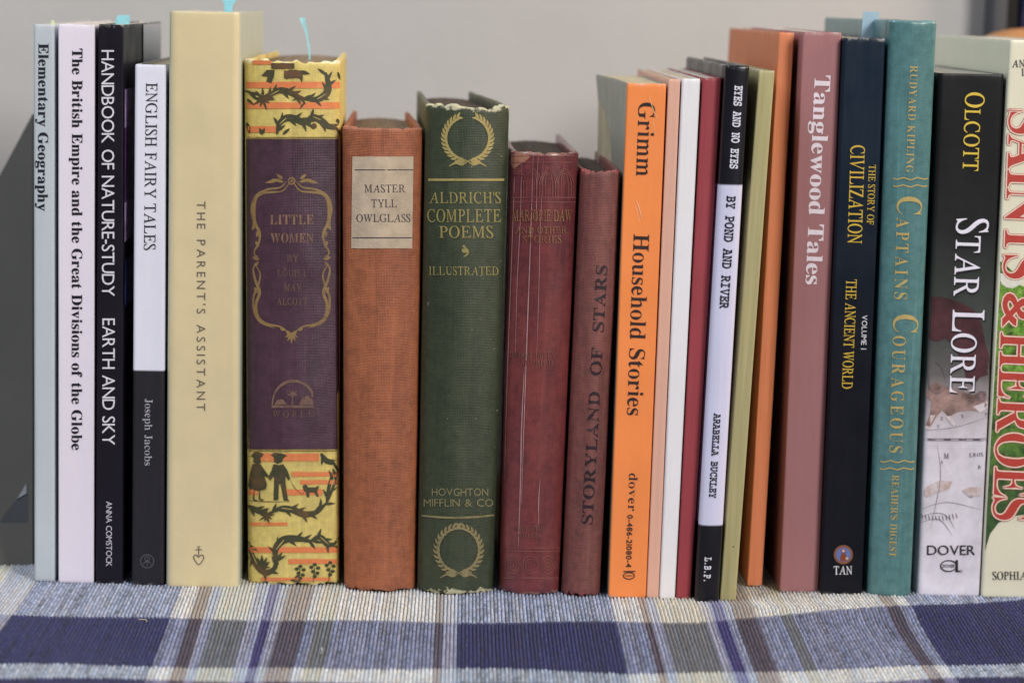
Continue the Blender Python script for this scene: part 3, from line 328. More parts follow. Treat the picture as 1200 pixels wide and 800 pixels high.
    120434: [[222,-11,187,-8,154,1,123,16,96,37,72,62,53,91,39,125,30,162,27,202,30,242,39,279,53,312,73,342,96,368,124,389,154,404,188,413,223,417,253,414,284,407,319,394,324,403,333,409,344,411,356,409,364,405,368,397,368,390,369,379,369,364,370,344,370,320,370,292,370,283,368,277,366,271,362,268,355,265,346,265,339,265,332,267,326,270,322,276,318,287,314,304,309,322,299,338,285,351,267,362,247,368,223,370,185,365,153,350,126,326,106,292,94,251,90,202,92,172,97,144,107,119,120,96,136,78,154,63,176,52,199,45,225,43,262,47,298,61,333,84,341,89,348,92,353,93,360,92,367,90,372,86,376,81,378,75,379,69,377,61,373,53,365,45,355,36,343,27,328,19,312,11,295,4,278,-2,259,-7,241,-10]],
    120435: [[177,-1,174,-1,171,-1,167,-1,162,-1,158,-1,153,-1,148,0,144,0,140,0,136,0,133,0,130,0,60,0,45,3,37,11,34,25,35,33,38,39,42,43,48,46,56,48,67,48,76,48,76,356,67,356,57,357,48,359,42,362,38,366,35,372,34,381,35,391,39,398,44,402,52,404,62,405,75,405,204,405,241,403,274,394,303,380,329,361,351,337,368,309,380,277,388,242,391,202,388,162,379,126,365,92,346,63,323,39,298,22,265,9,225,1],[172,46,223,50,264,63,295,83,317,113,330,153,334,202,330,252,316,291,294,321,263,341,221,353,169,358,162,358,155,358,149,357,142,357,135,357,129,356,129,48,143,47,157,46]],
    120436: [[48,0,34,3,26,11,23,25,24,34,27,41,32,44,40,47,51,48,64,48,86,48,86,356,64,356,50,357,39,358,32,361,27,365,24,372,23,381,24,391,28,398,33,402,41,404,52,405,64,405,347,405,360,402,368,393,370,378,370,298,370,288,368,280,365,274,361,269,355,267,347,266,338,267,332,269,327,273,324,279,323,286,322,296,322,356,140,356,140,241,230,241,230,259,230,270,231,278,234,285,238,289,243,291,251,292,260,291,265,288,269,282,271,275,273,264,273,251,273,188,273,174,271,163,269,156,265,151,260,149,251,148,243,149,238,152,234,157,231,165,230,175,230,190,230,200,140,200,140,48,322,48,322,104,322,117,324,128,326,135,330,141,337,144,347,145,355,144,362,141,366,137,368,130,370,122,370,111,370,25,368,11,360,3,347,0]],
    120440: [[91,0,77,3,69,11,66,25,67,34,70,41,75,44,83,47,93,48,107,48,183,48,183,356,107,356,93,357,82,358,75,361,70,365,67,372,66,381,67,391,70,398,76,402,84,404,94,405,107,405,330,405,344,403,353,394,356,381,355,372,352,365,347,361,339,358,328,357,314,356,237,356,237,48,314,48,328,48,339,47,347,44,352,41,355,34,356,25,355,15,352,8,347,4,340,2,329,0,314,0]],
    120442: [[49,0,36,3,28,11,25,25,26,33,28,39,32,43,37,46,45,48,55,48,88,48,88,356,53,356,37,359,28,367,25,381,28,394,36,403,49,405,166,405,177,405,186,403,193,401,197,397,199,390,200,381,199,372,196,365,190,361,181,358,170,357,156,356,141,356,141,217,284,356,271,356,254,359,244,367,240,381,243,394,251,403,265,405,365,405,379,403,387,394,389,381,388,372,386,366,381,362,375,359,365,357,353,356,348,356,216,228,235,221,255,208,275,189,286,176,297,159,310,137,325,112,341,82,359,48,369,48,380,48,388,46,394,43,398,39,400,33,401,25,398,11,391,3,377,0,344,0,338,0,332,1,328,2,325,5,322,8,319,13,267,108,239,151,209,179,179,191,141,155,141,48,164,48,176,48,185,46,192,43,196,39,199,33,200,25,199,15,197,9,193,5,186,2,177,1,166,0]],
    120443: [[45,0,31,3,23,11,20,25,21,34,24,41,29,44,36,47,47,48,61,48,104,48,104,356,61,356,47,357,36,358,29,361,24,365,21,372,20,381,21,391,25,398,30,402,38,404,48,405,61,405,231,405,245,403,253,394,256,381,255,371,252,365,247,361,239,358,228,357,215,356,158,356,158,48,340,48,340,138,340,152,342,162,344,170,348,175,355,178,364,179,373,178,380,175,384,170,387,163,388,152,389,138,389,25,386,11,378,3,364,0]],
    120445: [[329,-6,321,-5,315,-5,312,-3,309,0,305,6,300,14,118,328,118,48,160,48,171,48,180,46,186,43,191,39,194,33,195,25,194,15,190,8,185,4,178,2,167,0,155,0,53,0,40,3,31,11,29,25,30,33,32,40,37,44,43,46,52,48,63,48,69,48,69,356,51,357,37,358,26,361,18,365,13,371,12,381,13,390,17,397,24,401,34,403,49,405,71,405,102,405,111,405,119,404,124,401,129,398,134,392,139,384,311,86,311,356,273,356,254,359,242,367,238,381,239,390,242,397,247,401,254,403,263,405,275,405,373,405,387,403,395,394,398,381,397,372,394,366,390,362,384,359,375,357,363,356,358,356,358,12,358,5,356,0,352,-3,348,-4,341,-5,333,-6]],
    120446: [[211,-11,177,-7,145,2,116,17,90,38,68,63,50,93,37,127,29,163,26,203,29,244,36,281,50,315,68,344,90,369,116,390,145,405,176,414,211,417,245,414,277,405,306,390,331,369,353,344,371,315,385,281,393,244,395,203,393,162,385,125,371,91,353,61,331,36,306,16,277,1,245,-8],[211,38,245,43,275,57,300,80,319,113,330,154,334,203,330,252,319,293,300,326,275,349,245,363,211,368,176,363,146,349,121,326,102,293,91,252,88,203,91,154,103,113,121,80,146,57,176,43]],
    120447: [[55,0,41,3,33,11,31,25,34,38,42,46,55,48,99,48,99,356,76,356,60,357,48,358,40,361,35,365,32,371,31,381,33,394,41,403,55,405,213,405,307,391,363,349,382,279,363,209,307,167,213,153,153,153,153,48,225,48,242,46,253,38,256,25,255,15,253,9,249,5,242,2,233,1,222,0],[153,197,216,197,276,206,312,233,324,277,312,321,276,348,216,356,153,356]],
    120449: [[45,0,32,3,24,11,21,25,22,33,24,39,28,43,33,46,41,48,50,48,81,48,81,359,49,359,33,362,24,369,21,382,24,395,32,403,45,405,189,405,221,405,248,403,270,399,288,395,303,389,316,382,326,373,335,362,343,350,352,331,358,310,360,288,357,264,349,241,336,221,318,204,296,191,269,182,275,178,280,174,285,169,290,164,294,159,298,153,367,48,378,48,389,48,397,46,404,43,408,39,410,33,411,25,408,11,400,3,387,0,349,0,342,1,335,3,330,7,327,11,323,16,317,25,310,34,303,45,294,57,286,70,277,83,268,96,260,108,253,119,246,130,235,146,224,159,215,167,205,172,193,175,179,176,134,176,134,48,158,48,169,48,179,46,186,43,190,39,193,33,194,25,193,15,190,9,186,5,179,2,171,1,160,0],[134,221,205,221,258,229,290,252,301,290,291,328,259,351,207,359,134,359]],
    120450: [[83,-14,69,-10,59,2,54,22,53,31,53,41,52,52,51,63,51,73,50,83,50,91,50,97,50,101,50,108,50,117,52,125,55,130,60,134,67,136,76,137,90,134,100,124,106,106,113,87,125,70,141,56,162,45,186,38,214,36,242,38,266,45,286,57,301,72,310,90,313,110,306,141,283,163,246,174,196,181,154,190,120,202,94,217,75,237,64,263,60,294,62,316,69,337,79,356,94,373,112,388,133,400,157,409,183,415,211,417,238,414,267,408,298,397,299,403,300,407,303,411,307,413,313,414,320,414,334,413,343,408,347,401,348,386,350,358,353,317,353,314,350,300,341,291,327,288,315,291,306,300,300,314,293,330,283,344,268,355,251,364,231,369,209,370,182,368,160,361,141,350,127,335,118,317,116,297,124,267,150,247,194,235,249,228,315,209,356,172,369,116,364,81,350,51,327,25,295,5,257,-7,211,-11,178,-8,145,0,111,13,109,4,107,-3,103,-8,98,-11,92,-13]],
    120452: [[211,-11,169,-6,134,8,104,31,81,63,68,105,63,155,63,356,55,356,44,357,36,359,29,362,25,366,23,372,22,381,23,391,26,398,32,402,40,404,51,405,64,405,133,405,148,405,159,403,167,401,172,397,175,390,176,381,175,372,172,366,166,361,158,358,147,357,133,356,118,356,118,163,121,124,128,93,140,69,158,52,183,42,214,39,245,42,269,52,287,69,299,93,306,124,308,163,308,356,290,356,275,357,264,358,256,361,250,365,246,372,245,381,246,390,249,397,254,401,261,403,270,405,282,405,374,405,387,403,396,394,398,381,397,372,395,366,391,362,384,359,375,357,364,356,359,356,359,155,343,63,293,8]],
    120453: [[204,-4,195,-3,187,0,182,6,177,14,172,23,167,34,41,356,30,357,20,358,14,361,9,366,6,372,6,381,8,394,16,403,29,405,133,405,144,405,153,403,159,401,164,397,166,390,167,381,164,367,153,359,136,356,98,356,214,58,328,356,282,356,265,359,254,367,251,381,251,390,254,397,258,401,265,403,274,405,285,405,392,405,405,403,413,394,416,381,415,372,413,366,408,362,402,359,394,357,384,356,379,356,256,34,252,23,247,14,243,6,237,0,231,-3,223,-4]],
    120456: [[127,0,116,0,106,2,99,4,95,8,92,15,91,25,92,34,95,41,100,44,107,47,118,48,132,48,182,48,182,162,68,356,62,356,51,357,41,359,35,362,30,366,27,372,27,381,28,391,31,398,37,402,45,404,55,405,68,405,146,405,157,405,166,403,173,401,177,397,180,390,181,381,180,372,176,366,171,361,164,358,154,357,141,356,130,356,213,208,299,356,285,356,274,357,265,359,259,362,255,366,252,372,251,381,252,390,255,397,259,401,266,403,276,405,289,405,352,405,366,405,377,403,384,401,389,397,392,390,393,381,392,372,389,366,385,362,379,359,369,357,358,356,352,356,236,157,236,48,286,48,299,48,310,47,318,44,323,41,326,34,327,25,326,15,323,9,319,5,313,2,303,1,290,0]],
}
_gc = {}
def _raw(ch):
    loops = [[Vector((e[k] / 700, e[k + 1] / 700, 0)) for k in range(0, len(e), 2)] for e in GLYPHS[ord(ch)]]
    f = tessellate_polygon(loops); P = [p for l in loops for p in l]
    return np.array([(p.x, p.y) for p in P]), [tuple(t) for t in f]
def _xshift(v, f, d, dyy=0.0):
    """move outline vertices along their outward normal by d horizontally (dyy vertically)"""
    if len(v) == 0: return v
    # merge duplicates so boundary edges are unique
    key = {}; idx = np.zeros(len(v), int)
    for i, p in enumerate(np.round(v, 5)):
        idx[i] = key.setdefault(tuple(p), i)
    cnt = {}
    for fc in f:
        q = [idx[a] for a in fc]
        ar = sum(v[q[i]][0] * v[q[(i + 1) % len(q)]][1] - v[q[(i + 1) % len(q)]][0] * v[q[i]][1] for i in range(len(q)))
        if ar < 0: q = q[::-1]
        for i in range(len(q)):
            e = (q[i], q[(i + 1) % len(q)])
            if (e[1], e[0]) in cnt: cnt.pop((e[1], e[0]))
            else: cnt[e] = 1
    nrm = np.zeros_like(v)
    for a, b in cnt:
        t = v[b] - v[a]; l = np.hypot(*t)
        if l < 1e-9: continue
        n = np.array([t[1], -t[0]]) / l
        nrm[a] += n; nrm[b] += n
    l = np.hypot(nrm[:, 0], nrm[:, 1]); l[l < 1e-9] = 1
    nrm /= l[:, None]
    out = v.copy(); out[:, 0] += nrm[:, 0] * d; out[:, 1] += nrm[:, 1] * dyy
    return out[idx]
def glyph(ch, style):
    k = (ch, style)
    if k in _gc: return _gc[k]
    up = ch.isascii() and ch.isupper(); lo = ch.isascii() and ch.islower(); dg = ch.isdigit()
    thin = 0; shear = 0; thick = 0
    c = ch
    if style in ('serif', 'medium', 'bold'):
        if up:
            if style == 'serif': c = chr(0x1D434 + ord(ch) - 65); shear = 0.285; thick = 0.005
            else: c = chr(0x1D400 + ord(ch) - 65); thin = -0.011 if style == 'medium' else 0.012
        elif lo: c = chr(0x1D41A + ord(ch) - 97); thin = {'serif': -0.022, 'medium': -0.013, 'bold': 0.010}[style]
        elif dg: c = chr(0x1D7CE + int(ch)); thin = {'serif': -0.02, 'medium': -0.014, 'bold': 0}[style]
        elif style != 'serif': thick = 0.015
    elif style == 'mono':
        if up: c = chr(0x1D670 + ord(ch) - 65)
        elif lo: c = chr(0x1D68A + ord(ch) - 97)
        thick = 0.024
    elif style == 'sans': thick = 0.0
    elif style == 'sansbold': thick = 0.02
    v, f = _raw(c)
    if len(v):
        if shear: v = np.column_stack([v[:, 0] - shear * v[:, 1], v[:, 1]])
        if thin: v = _xshift(v, f, thin)
        if thick: v = _xshift(v, f, thick, thick)
        x0, x1 = v[:, 0].min(), v[:, 0].max()
        v = v - np.array([x0, 0]); wd = x1 - x0
    else: wd = 0.0
    if style == 'mono': adv = 0.60; v = v + np.array([(0.60 - wd) / 2, 0]) if len(v) else v
    else: adv = wd
    _gc[k] = (v, f, adv); return _gc[k]
def text_layout(s, style, small=0.74, track=0.06):
    """list of (verts, faces) in em units, total width; '^x' small-caps: lowercase drawn as small capitals when style ends with 'sc'"""
    sc_ = style.endswith('sc'); st = style[:-2] if sc_ else style
    out = []; x = 0.0
    for i, ch in enumerate(s):
        k = 1.0
        if sc_ and ch.islower(): ch = ch.upper(); k = small
        if ch == ' ': x += 0.27 + track if st != 'mono' else 0.60 + track; continue
        v, f, a = glyph(ch, st)
        out.append((v * k + np.array([x, 0]) if len(v) else v, f)); x += a * k + track
    return out, x - track

# ------------------------------------------------------------------ a book
def hsh(a, b, c=0.0): return noise.noise(Vector((a, b, c)))
class Book:
    def __init__(s, name, q, D, label, hard=False, bulge=0.0, rc=0.0008, t=0.0004, tb=0.0023, warp=0.0002,
                 jag=0.0, sq=0.003, flare=None, pinch=(0, 0), cat='book'):
        xTL, yTL, xTR, yTR, xBL, yBL, xBR, yBR = q
        g1 = ground(xBL, yBL); g2 = ground(xBR, yBR); s.Y = (g1[1] + g2[1]) / 2
        b1 = plane(xBL, yBL, s.Y); b2 = plane(xBR, yBR, s.Y); t1 = plane(xTL, yTL, s.Y); t2 = plane(xTR, yTR, s.Y)
        s.H = (t1[2] + t2[2]) / 2; s.x0 = (b1[0] + b2[0]) / 2
        s.bl, s.br, s.tl, s.tr = b1[0] - s.x0, b2[0] - s.x0, t1[0] - s.x0, t2[0] - s.x0
        s.D, s.hard, s.bulge, s.rc, s.t, s.tb, s.warp, s.jag, s.sq, s.flare = D, hard, bulge, rc, t, tb, warp, jag, sq, flare
        s.pl, s.pr = pinch
        s.seed = len(name) * 3.7 + xTL * 0.13
        s.root = bpy.data.objects.new(name, None); COL.objects.link(s.root)
        s.root.location = (s.x0, s.Y, 0.0); s.root.empty_display_size = 0.02
        tag(s.root, label, cat, 'books standing in the row')
        s.k = 0; s.US = [0.5 - 0.5 * math.cos(math.pi * i / 30) for i in range(31)]; s.tab = None; s.layer = 0
    def squeeze(s, p):
        """boards that do not run parallel: outward (+) or inward (-) towards the fore edge, metres at 100 mm depth"""
        if p.y <= 0.004 or not (s.pl or s.pr): return p
        L, R = s.xl(p.z), s.xr(p.z); u = (p.x - L) / (R - L); d = (p.y - 0.004) / 0.1
        return Vector((p.x + d * (-s.pl * (1 - u) + s.pr * u), p.y, p.z))
    def xl(s, z): return s.bl + (s.tl - s.bl) * z / s.H
    def xr(s, z): return s.br + (s.tr - s.br) * z / s.H
    def front(s, u, z):
        """depth of the spine's outer face at fraction u across"""
        wd = s.xr(z) - s.xl(z); a = 2 * u - 1
        y = -s.bulge * max(0.0, 1 - a * a)
        dx = min(u, 1 - u) * wd
        if dx < s.rc: y += s.rc * (1 - math.sqrt(max(0.0, 1 - ((s.rc - dx) / s.rc) ** 2)))
        y += s.warp * 2 * hsh(u * 2.2 + s.seed, z * 22, s.seed) + s.warp * 0.8 * hsh(u * 9, z * 90, s.seed)
        y += s.bulge * 0.5
        return y
    def face(s, u, z):
        """depth of the cover mesh as built (linear between its rows and columns)"""
        if s.tab is None: return s.front(u, z)
        k = int(math.acos(max(-1, min(1, 1 - 2 * u))) / math.pi * 30); k = min(29, max(0, k))
        while k < 29 and s.US[k + 1] < u: k += 1
        while k > 0 and s.US[k] > u: k -= 1
        a = (u - s.US[k]) / (s.US[k + 1] - s.US[k])
        j = int(np.searchsorted(s.ZS, z)) - 1; j = min(len(s.ZS) - 2, max(0, j))
        c = (z - s.ZS[j]) / (s.ZS[j + 1] - s.ZS[j]); T = s.tab
        v = (T[j][k] * (1 - a) + T[j][k + 1] * a) * (1 - c) + (T[j + 1][k] * (1 - a) + T[j + 1][k + 1] * a) * c
        return v
    def local(s, px, py, lift=0.0):
        p = plane(px, py, s.Y); X = p[0] - s.x0; z = p[2]
        if s.bulge > 0:                           # the crown of a round spine stands nearer
            u = (X - s.xl(z)) / (s.xr(z) - s.xl(z)); u = min(1, max(0, u))
            p = plane(px, py, s.Y + s.front(u, z)); X = p[0] - s.x0; z = p[2]
        u = (X - s.xl(z)) / (s.xr(z) - s.xl(z)); u = min(0.9985, max(0.0015, u))
        return Vector((s.xl(z) + u * (s.xr(z) - s.xl(z)), s.face(u, z) - lift, z))
    def cover(s, mat, nz=44, name='cover', label=None):
        us = [0.5 - 0.5 * math.cos(math.pi * i / 30) for i in range(31)]
        tsp = s.t if not s.hard else 0.0011
        tside = s.tb if s.hard else s.t
        zs = sorted(set([0, 0.0004, 0.0012, 0.003, s.H - 0.003, s.H - 0.0012, s.H - 0.0004, s.H] + [s.H * i / nz for i in range(1, nz)]))
        s.ZS = zs; s.tab = [[s.front(u, z) for u in s.US] for z in zs]
        ysd = [0.0015, 0.003, 0.0045, 0.006, 0.0075, 0.010, 0.02, 0.04, 0.06, 0.08, 0.10, 0.12, 0.14, 0.16]
        ysd = [y for y in ysd if y < s.D - 0.004] + [s.D]
        def section(z, fr):
            """outer and inner outline at height z; fr = small rounding at head and tail"""
            L, R = s.xl(z), s.xr(z); wd = R - L; out = []
            ye0 = s.front(0, z); 
            def groove(y):
                return 0.0009 * math.exp(-((y - 0.0055 - s.bulge) / 0.0018) ** 2) if s.hard else 0.0
            for side in ('l',):
                for y in reversed(ysd):
                    g = groove(y + ye0); Y = ye0 + y
                    out.append((L + g + fr, Y, L + g * 0.5 + tside - fr * 0.5, Y if y < s.D else Y))
            for u in us:
                X = L + u * wd; y = s.front(u, z)
                xi = L + tside + u * (wd - 2 * tside)
                out.append((X + (fr if u < 0.02 else -fr if u > 0.98 else 0), y + fr, xi, y + tsp + (0.0 if not s.hard else 0.0)))
            yeR = s.front(1, z)
            for y in ysd:
                g = groove(y + yeR); Y = yeR + y
                out.append((R - g - fr, Y, R - g * 0.5 - tside + fr * 0.5, Y))
            return out
        V = []; F = []; n = None
        nside = len(ysd)
        for zi, z in enumerate(zs):
            dz = min(z, s.H - z)
            rr = 0.0006 if s.hard else 0.00025
            fr = rr * max(0, 1 - dz / 0.0009) ** 2 if dz < 0.0009 else 0
            sec = section(z, fr); n = len(sec)
            for i, (xo, yo, xi, yi) in enumerate(sec):
                zz = z
                if s.jag and dz < 0.0035:
                    on = nside <= i < nside + len(us)
                    amp = s.jag if on else s.jag * 0.3
                    zz -= (1 if z > s.H / 2 else -1) * amp * (0.45 + 1.1 * hsh(i * 0.55, s.seed, z > s.H / 2) + 0.9 * hsh(i * 2.3, s.seed)) * (1 - dz / 0.0035)
                po = Vector((xo, yo, zz)); pi = Vector((xi, yi, zz))
                if s.flare: po = s.flare(po, s); pi = s.flare(pi, s)
                po = s.squeeze(po); pi = s.squeeze(pi)
                V += [po, pi]
        def O(zi, i): return zi * 2 * n + 2 * i
        def I(zi, i): return zi * 2 * n + 2 * i + 1
        nzs = len(zs)
        for zi in range(nzs - 1):
            for i in range(n - 1):
                F.append((O(zi, i), O(zi, i + 1), O(zi + 1, i + 1), O(zi + 1, i)))
                F.append((I(zi, i + 1), I(zi, i), I(zi + 1, i), I(zi + 1, i + 1)))
            F.append((O(zi, 0), O(zi + 1, 0), I(zi + 1, 0), I(zi, 0)))
            F.append((O(zi + 1, n - 1), O(zi, n - 1), I(zi, n - 1), I(zi + 1, n - 1)))
        for i in range(n - 1):
            F.append((I(0, i), I(0, i + 1), O(0, i + 1), O(0, i)))
            F.append((O(nzs - 1, i), O(nzs - 1, i + 1), I(nzs - 1, i + 1), I(nzs - 1, i)))
        o = link_mesh(name, V, F, mat, s.root, 40)
        if label: o['label'] = label
        s.cov = o; return o
    def pages(s, mat, name='page_block'):
        sqt = s.sq if s.hard else 0.0005
        tside = (s.tb if s.hard else s.t) + 0.0002
        zt = s.H - sqt; zb = sqt if s.hard else 0.0003
        nx, ny = 22, 8
        yb = s.D - (0.004 if s.hard else 0.0008)
        V = []; F = []
        def P(i, j, z):
            u = i / nx; L, R = s.xl(z) + tside, s.xr(z) - tside
            yf = s.front(0.02 + 0.96 * u, z) + (0.0022 if s.hard else s.t + 0.0003)
            y = yf + (s.front(0, z) + yb - yf) * j / ny
            p = Vector((L + u * (R - L), y, z))
            if s.flare: p = s.flare(p, s)
            return s.squeeze(p)
        for j in range(ny + 1):
            for i in range(nx + 1):
                p = P(i, j, zt)
                p.z += 0.0003 * hsh(i * 1.3, j * 0.25, s.seed) + (0.0010 * (-(2 * i / nx - 1) ** 2) if s.hard else 0)
                V.append(p)
        base = len(V)
        for j in range(ny + 1):
            for i in range(nx + 1): V.append(P(i, j, zb))
        W = nx + 1
        for j in range(ny):
            for i in range(nx):
                a = j * W + i; F.append((a, a + 1, a + W + 1, a + W))
                b = base + a; F.append((b, b + W, b + W + 1, b + 1))
        for i in range(nx):
            F.append((i, base + i, base + i + 1, i + 1)); a = ny * W + i; F.append((a, a + 1, base + a + 1, base + a))
        for j in range(ny):
            a = j * W; F.append((a, a + W, base + a + W, base + a)); a = j * W + nx; F.append((a, base + a, base + a + W, a + W))
        return link_mesh(name, V, F, mat, s.root, 40)
    def ink(s): return Ink(s)

class Ink:
    """flat print on the spine: every shape lies a hair above the cover and follows its curve"""
    def __init__(s, book, base=0.00014, side=None):
        s.b = book; s.V = []; s.F = []; s.base = base + book.warp * 0.35 + book.layer * 0.00004; book.layer += 1; s.side = side; s.n = 0; s.segs = []; s.auto = None
    def mark(s, name):
        """shapes that follow become a part of their own"""
        s.segs.append((name, len(s.V), len(s.F)))
    def _lift(s):
        s.n += 1; return s.base + (s.n % 24) * 0.000001
    def tri(s, pts, faces, lift=None):
        lift = lift or s._lift()
        w_ = max(p[0] for p in pts) - min(p[0] for p in pts); h_ = max(p[1] for p in pts) - min(p[1] for p in pts)
        if (w_ > 14 or h_ > 40) and len(pts) < 60:
            bm = bmesh.new(); vs = [bm.verts.new((x, y, 0)) for x, y in pts]
            for f in faces:
                try: bm.faces.new([vs[k] for k in f])
                except ValueError: pass
            for it in range(5):
                e = [e for e in bm.edges if abs(e.verts[0].co.x - e.verts[1].co.x) > 5 or abs(e.verts[0].co.y - e.verts[1].co.y) > 9]
                if not e: break
                bmesh.ops.subdivide_edges(bm, edges=e, cuts=1); bmesh.ops.triangulate(bm, faces=bm.faces[:])
            bm.verts.index_update(); pts = [(v.co.x, v.co.y) for v in bm.verts]; faces = [tuple(v.index for v in f.verts) for f in bm.faces]; bm.free()
        o = len(s.V)
        s.V += [s.b.local(x, y, lift) for x, y in pts]; s.F += [tuple(a + o for a in f) for f in faces]
    def poly(s, pts):
        fs = tessellate_polygon([[Vector((x, y, 0)) for x, y in pts]]); s.tri(pts, fs)
    def rect(s, x0, y0, x1, y1, sh=0.0, nx=10, ny=1, jit=0.0):
        """axis-aligned band; sh = shift of x at the lower side"""
        pts = []; F = []
        for j in range(ny + 1):
            for i in range(nx + 1):
                t = j / ny
                jy = jit * hsh(i * 0.7, y0 * 0.3 + j) if j in (0, ny) else 0
                pts.append((x0 + (x1 - x0) * i / nx + sh * t, y0 + (y1 - y0) * t + jy))
        for j in range(ny):
            for i in range(nx):
                a = j * (nx + 1) + i; F.append((a, a + nx + 1, a + nx + 2, a + 1))
        s.tri(pts, F)
    def stroke(s, pts, wd, closed=False, sub=5, taper=True):
        P = [np.array(p, float) for p in pts]; n = len(P); W = wd if isinstance(wd, (list, tuple)) else None
        out = []; ws = []
        rngi = n if closed else n - 1
        for i in range(rngi):
            p0 = P[(i - 1) % n] if closed or i > 0 else P[i]; p1 = P[i]; p2 = P[(i + 1) % n]
            p3 = P[(i + 2) % n] if closed or i + 2 < n else P[(i + 1) % n]
            for k in range(sub):
                t = k / sub
                out.append(0.5 * ((2 * p1) + (-p0 + p2) * t + (2 * p0 - 5 * p1 + 4 * p2 - p3) * t * t + (-p0 + 3 * p1 - 3 * p2 + p3) * t ** 3))
                if W: ws.append(W[i] + (W[(i + 1) % n] - W[i]) * t)
        if not closed:
            out.append(P[-1]); 
            if W: ws.append(W[-1])
        m = len(out)
        if not W:
            ws = [wd * (1 if closed or not taper else (0.25 + 0.75 * math.sin(math.pi * min(1, max(0, i / (m - 1)))))) for i in range(m)]
        pts2 = []
        for i in range(m):
            a = out[(i - 1) % m] if closed or i > 0 else out[i]; b = out[(i + 1) % m] if closed or i < m - 1 else out[i]
            t = b - a; l = np.hypot(*t) or 1; nn = np.array([-t[1], t[0]]) / l * ws[i] / 2
            pts2 += [tuple(out[i] + nn), tuple(out[i] - nn)]
        F = []
        for i in range(m if closed else m - 1):
            j = (i + 1) % m; F.append((2 * i, 2 * i + 1, 2 * j + 1, 2 * j))
        s.tri(pts2, F)
    def leaf(s, x, y, ang, L, W, curve=0.0):
        ca, sa = math.cos(ang), math.sin(ang); pts = []
        prof = [(0, 0), (0.2, 0.75), (0.45, 1), (0.7, 0.72), (1, 0), (0.7, -0.72), (0.45, -1), (0.2, -0.75)]
        for a, b in prof:
            u = a * L; v = b * W / 2 + curve * a * a * L
            pts.append((x + u * ca - v * sa, y + u * sa + v * ca))
        s.poly(pts)
    def disc(s, x, y, rx, ry=None, n=20, ring=None):
        ry = ry or rx
        if ring:
            pts = []; F = []
            for i in range(n):
                a = 2 * math.pi * i / n
                pts += [(x + rx * math.cos(a), y + ry * math.sin(a)), (x + (rx - ring) * math.cos(a), y + (ry - ring) * math.sin(a))]
            for i in range(n): j = (i + 1) % n; F.append((2 * i, 2 * i + 1, 2 * j + 1, 2 * j))
            s.tri(pts, F)
        else: s.poly([(x + rx * math.cos(2 * math.pi * i / n), y + ry * math.sin(2 * math.pi * i / n)) for i in range(n)])
    def text(s, st, style, x0, y0, x1, y1, cap, small=0.74, track=0.06, capx=None):
        """lettering on a base line from photo point (x0,y0) to (x1,y1); cap = capital height in photo pixels"""
        lay, W = text_layout(st, style, small, track)
        if s.auto: s.mark(s.auto)
        d = np.array([x1 - x0, y1 - y0], float); L = np.hypot(*d); d /= L; up = np.array([d[1], -d[0]])
        kx = L / W; ch = {'mono': 0.57, 'sans': 0.70, 'sansbold': 0.70}.get(style.replace('sc', '') if style.endswith('sc') else style, CAPH)
        ky = cap / ch; lift = s._lift(); o = np.array([x0, y0], float)
        for v, f in lay:
            if len(v) == 0: continue
            pts = [tuple(o + d * a * kx + up * b * ky) for a, b in v]
            s.tri(pts, f, lift)
    def build(s, name, mat, parent=None, label=None, kind=None):
        cuts = [c for c in s.segs if c[2] < len(s.F)]
        if not cuts: cuts = [(name, 0, 0)]
        elif cuts[0][2] > 0: cuts = [(name, 0, 0)] + cuts
        first = None
        for k, (nm, v0, f0) in enumerate(cuts):
            v1, f1 = (cuts[k + 1][1], cuts[k + 1][2]) if k + 1 < len(cuts) else (len(s.V), len(s.F))
            if f1 <= f0: continue
            FF = []
            for f in s.F[f0:f1]:
                p = [s.V[a] for a in f[:3]]; nn = (p[1] - p[0]).cross(p[2] - p[0])
                out = nn.y if s.side is None else -nn.x
                FF.append(tuple(a - v0 for a in (f if out <= 0 else f[::-1])))
            o = link_mesh(nm, s.V[v0:v1], FF, mat, parent or s.b.root, None)
            if label and nm == name: o['label'] = label
            first = first or o
        return first

# side faces of a cover (print wraps on to the board)
class SideInk(Ink):
    """print on the right board of a book: px,py -> (depth fraction, height)"""
    def tri(s, pts, faces, lift=None):
        lift = lift or s._lift(); o = len(s.V); b = s.b; lift += 0.0001
        for y, z in pts:
            s.V.append(Vector((b.xr(z) + 0.0001 + lift if s.side == 'r' else b.xl(z) - lift - 0.0001, b.front(1, z) + y, z)))
        s.F += [tuple(a + o for a in f) for f in faces]

# ------------------------------------------------------------------ setting: wall, table, woven runner
def slab(name, x0, x1, y0, y1, z0, z1, mat, parent=None, bev=0.0):
    bm = bmesh.new(); bmesh.ops.create_cube(bm, size=1)
    for v in bm.verts:
        v.co = Vector(((x0 + x1) / 2 + v.co.x * (x1 - x0), (y0 + y1) / 2 + v.co.y * (y1 - y0), (z0 + z1) / 2 + v.co.z * (z1 - z0)))
    if bev: bmesh.ops.bevel(bm, geom=bm.edges[:] + bm.verts[:], offset=bev, segments=3, profile=0.5, affect='EDGES')
    me = bpy.data.meshes.new(name); bm.to_mesh(me); bm.free(); me.materials.append(mat)
    if bev: me.polygons.foreach_set('use_smooth', [True] * len(me.polygons)); me.set_sharp_from_angle(angle=0.7)
    o = bpy.data.objects.new(name, me); COL.objects.link(o)
    if parent: o.parent = parent
    return o
WALLY = 0.285
t = NT('wall_paint'); n1 = t.noise(9, 5, 0.6); n2 = t.noise(160, 4, 0.6)
t_col = t.mix(t.rng(n1, 0.3, 0.7), (0.43, 0.42, 0.41, 1), (0.47, 0.46, 0.45, 1))
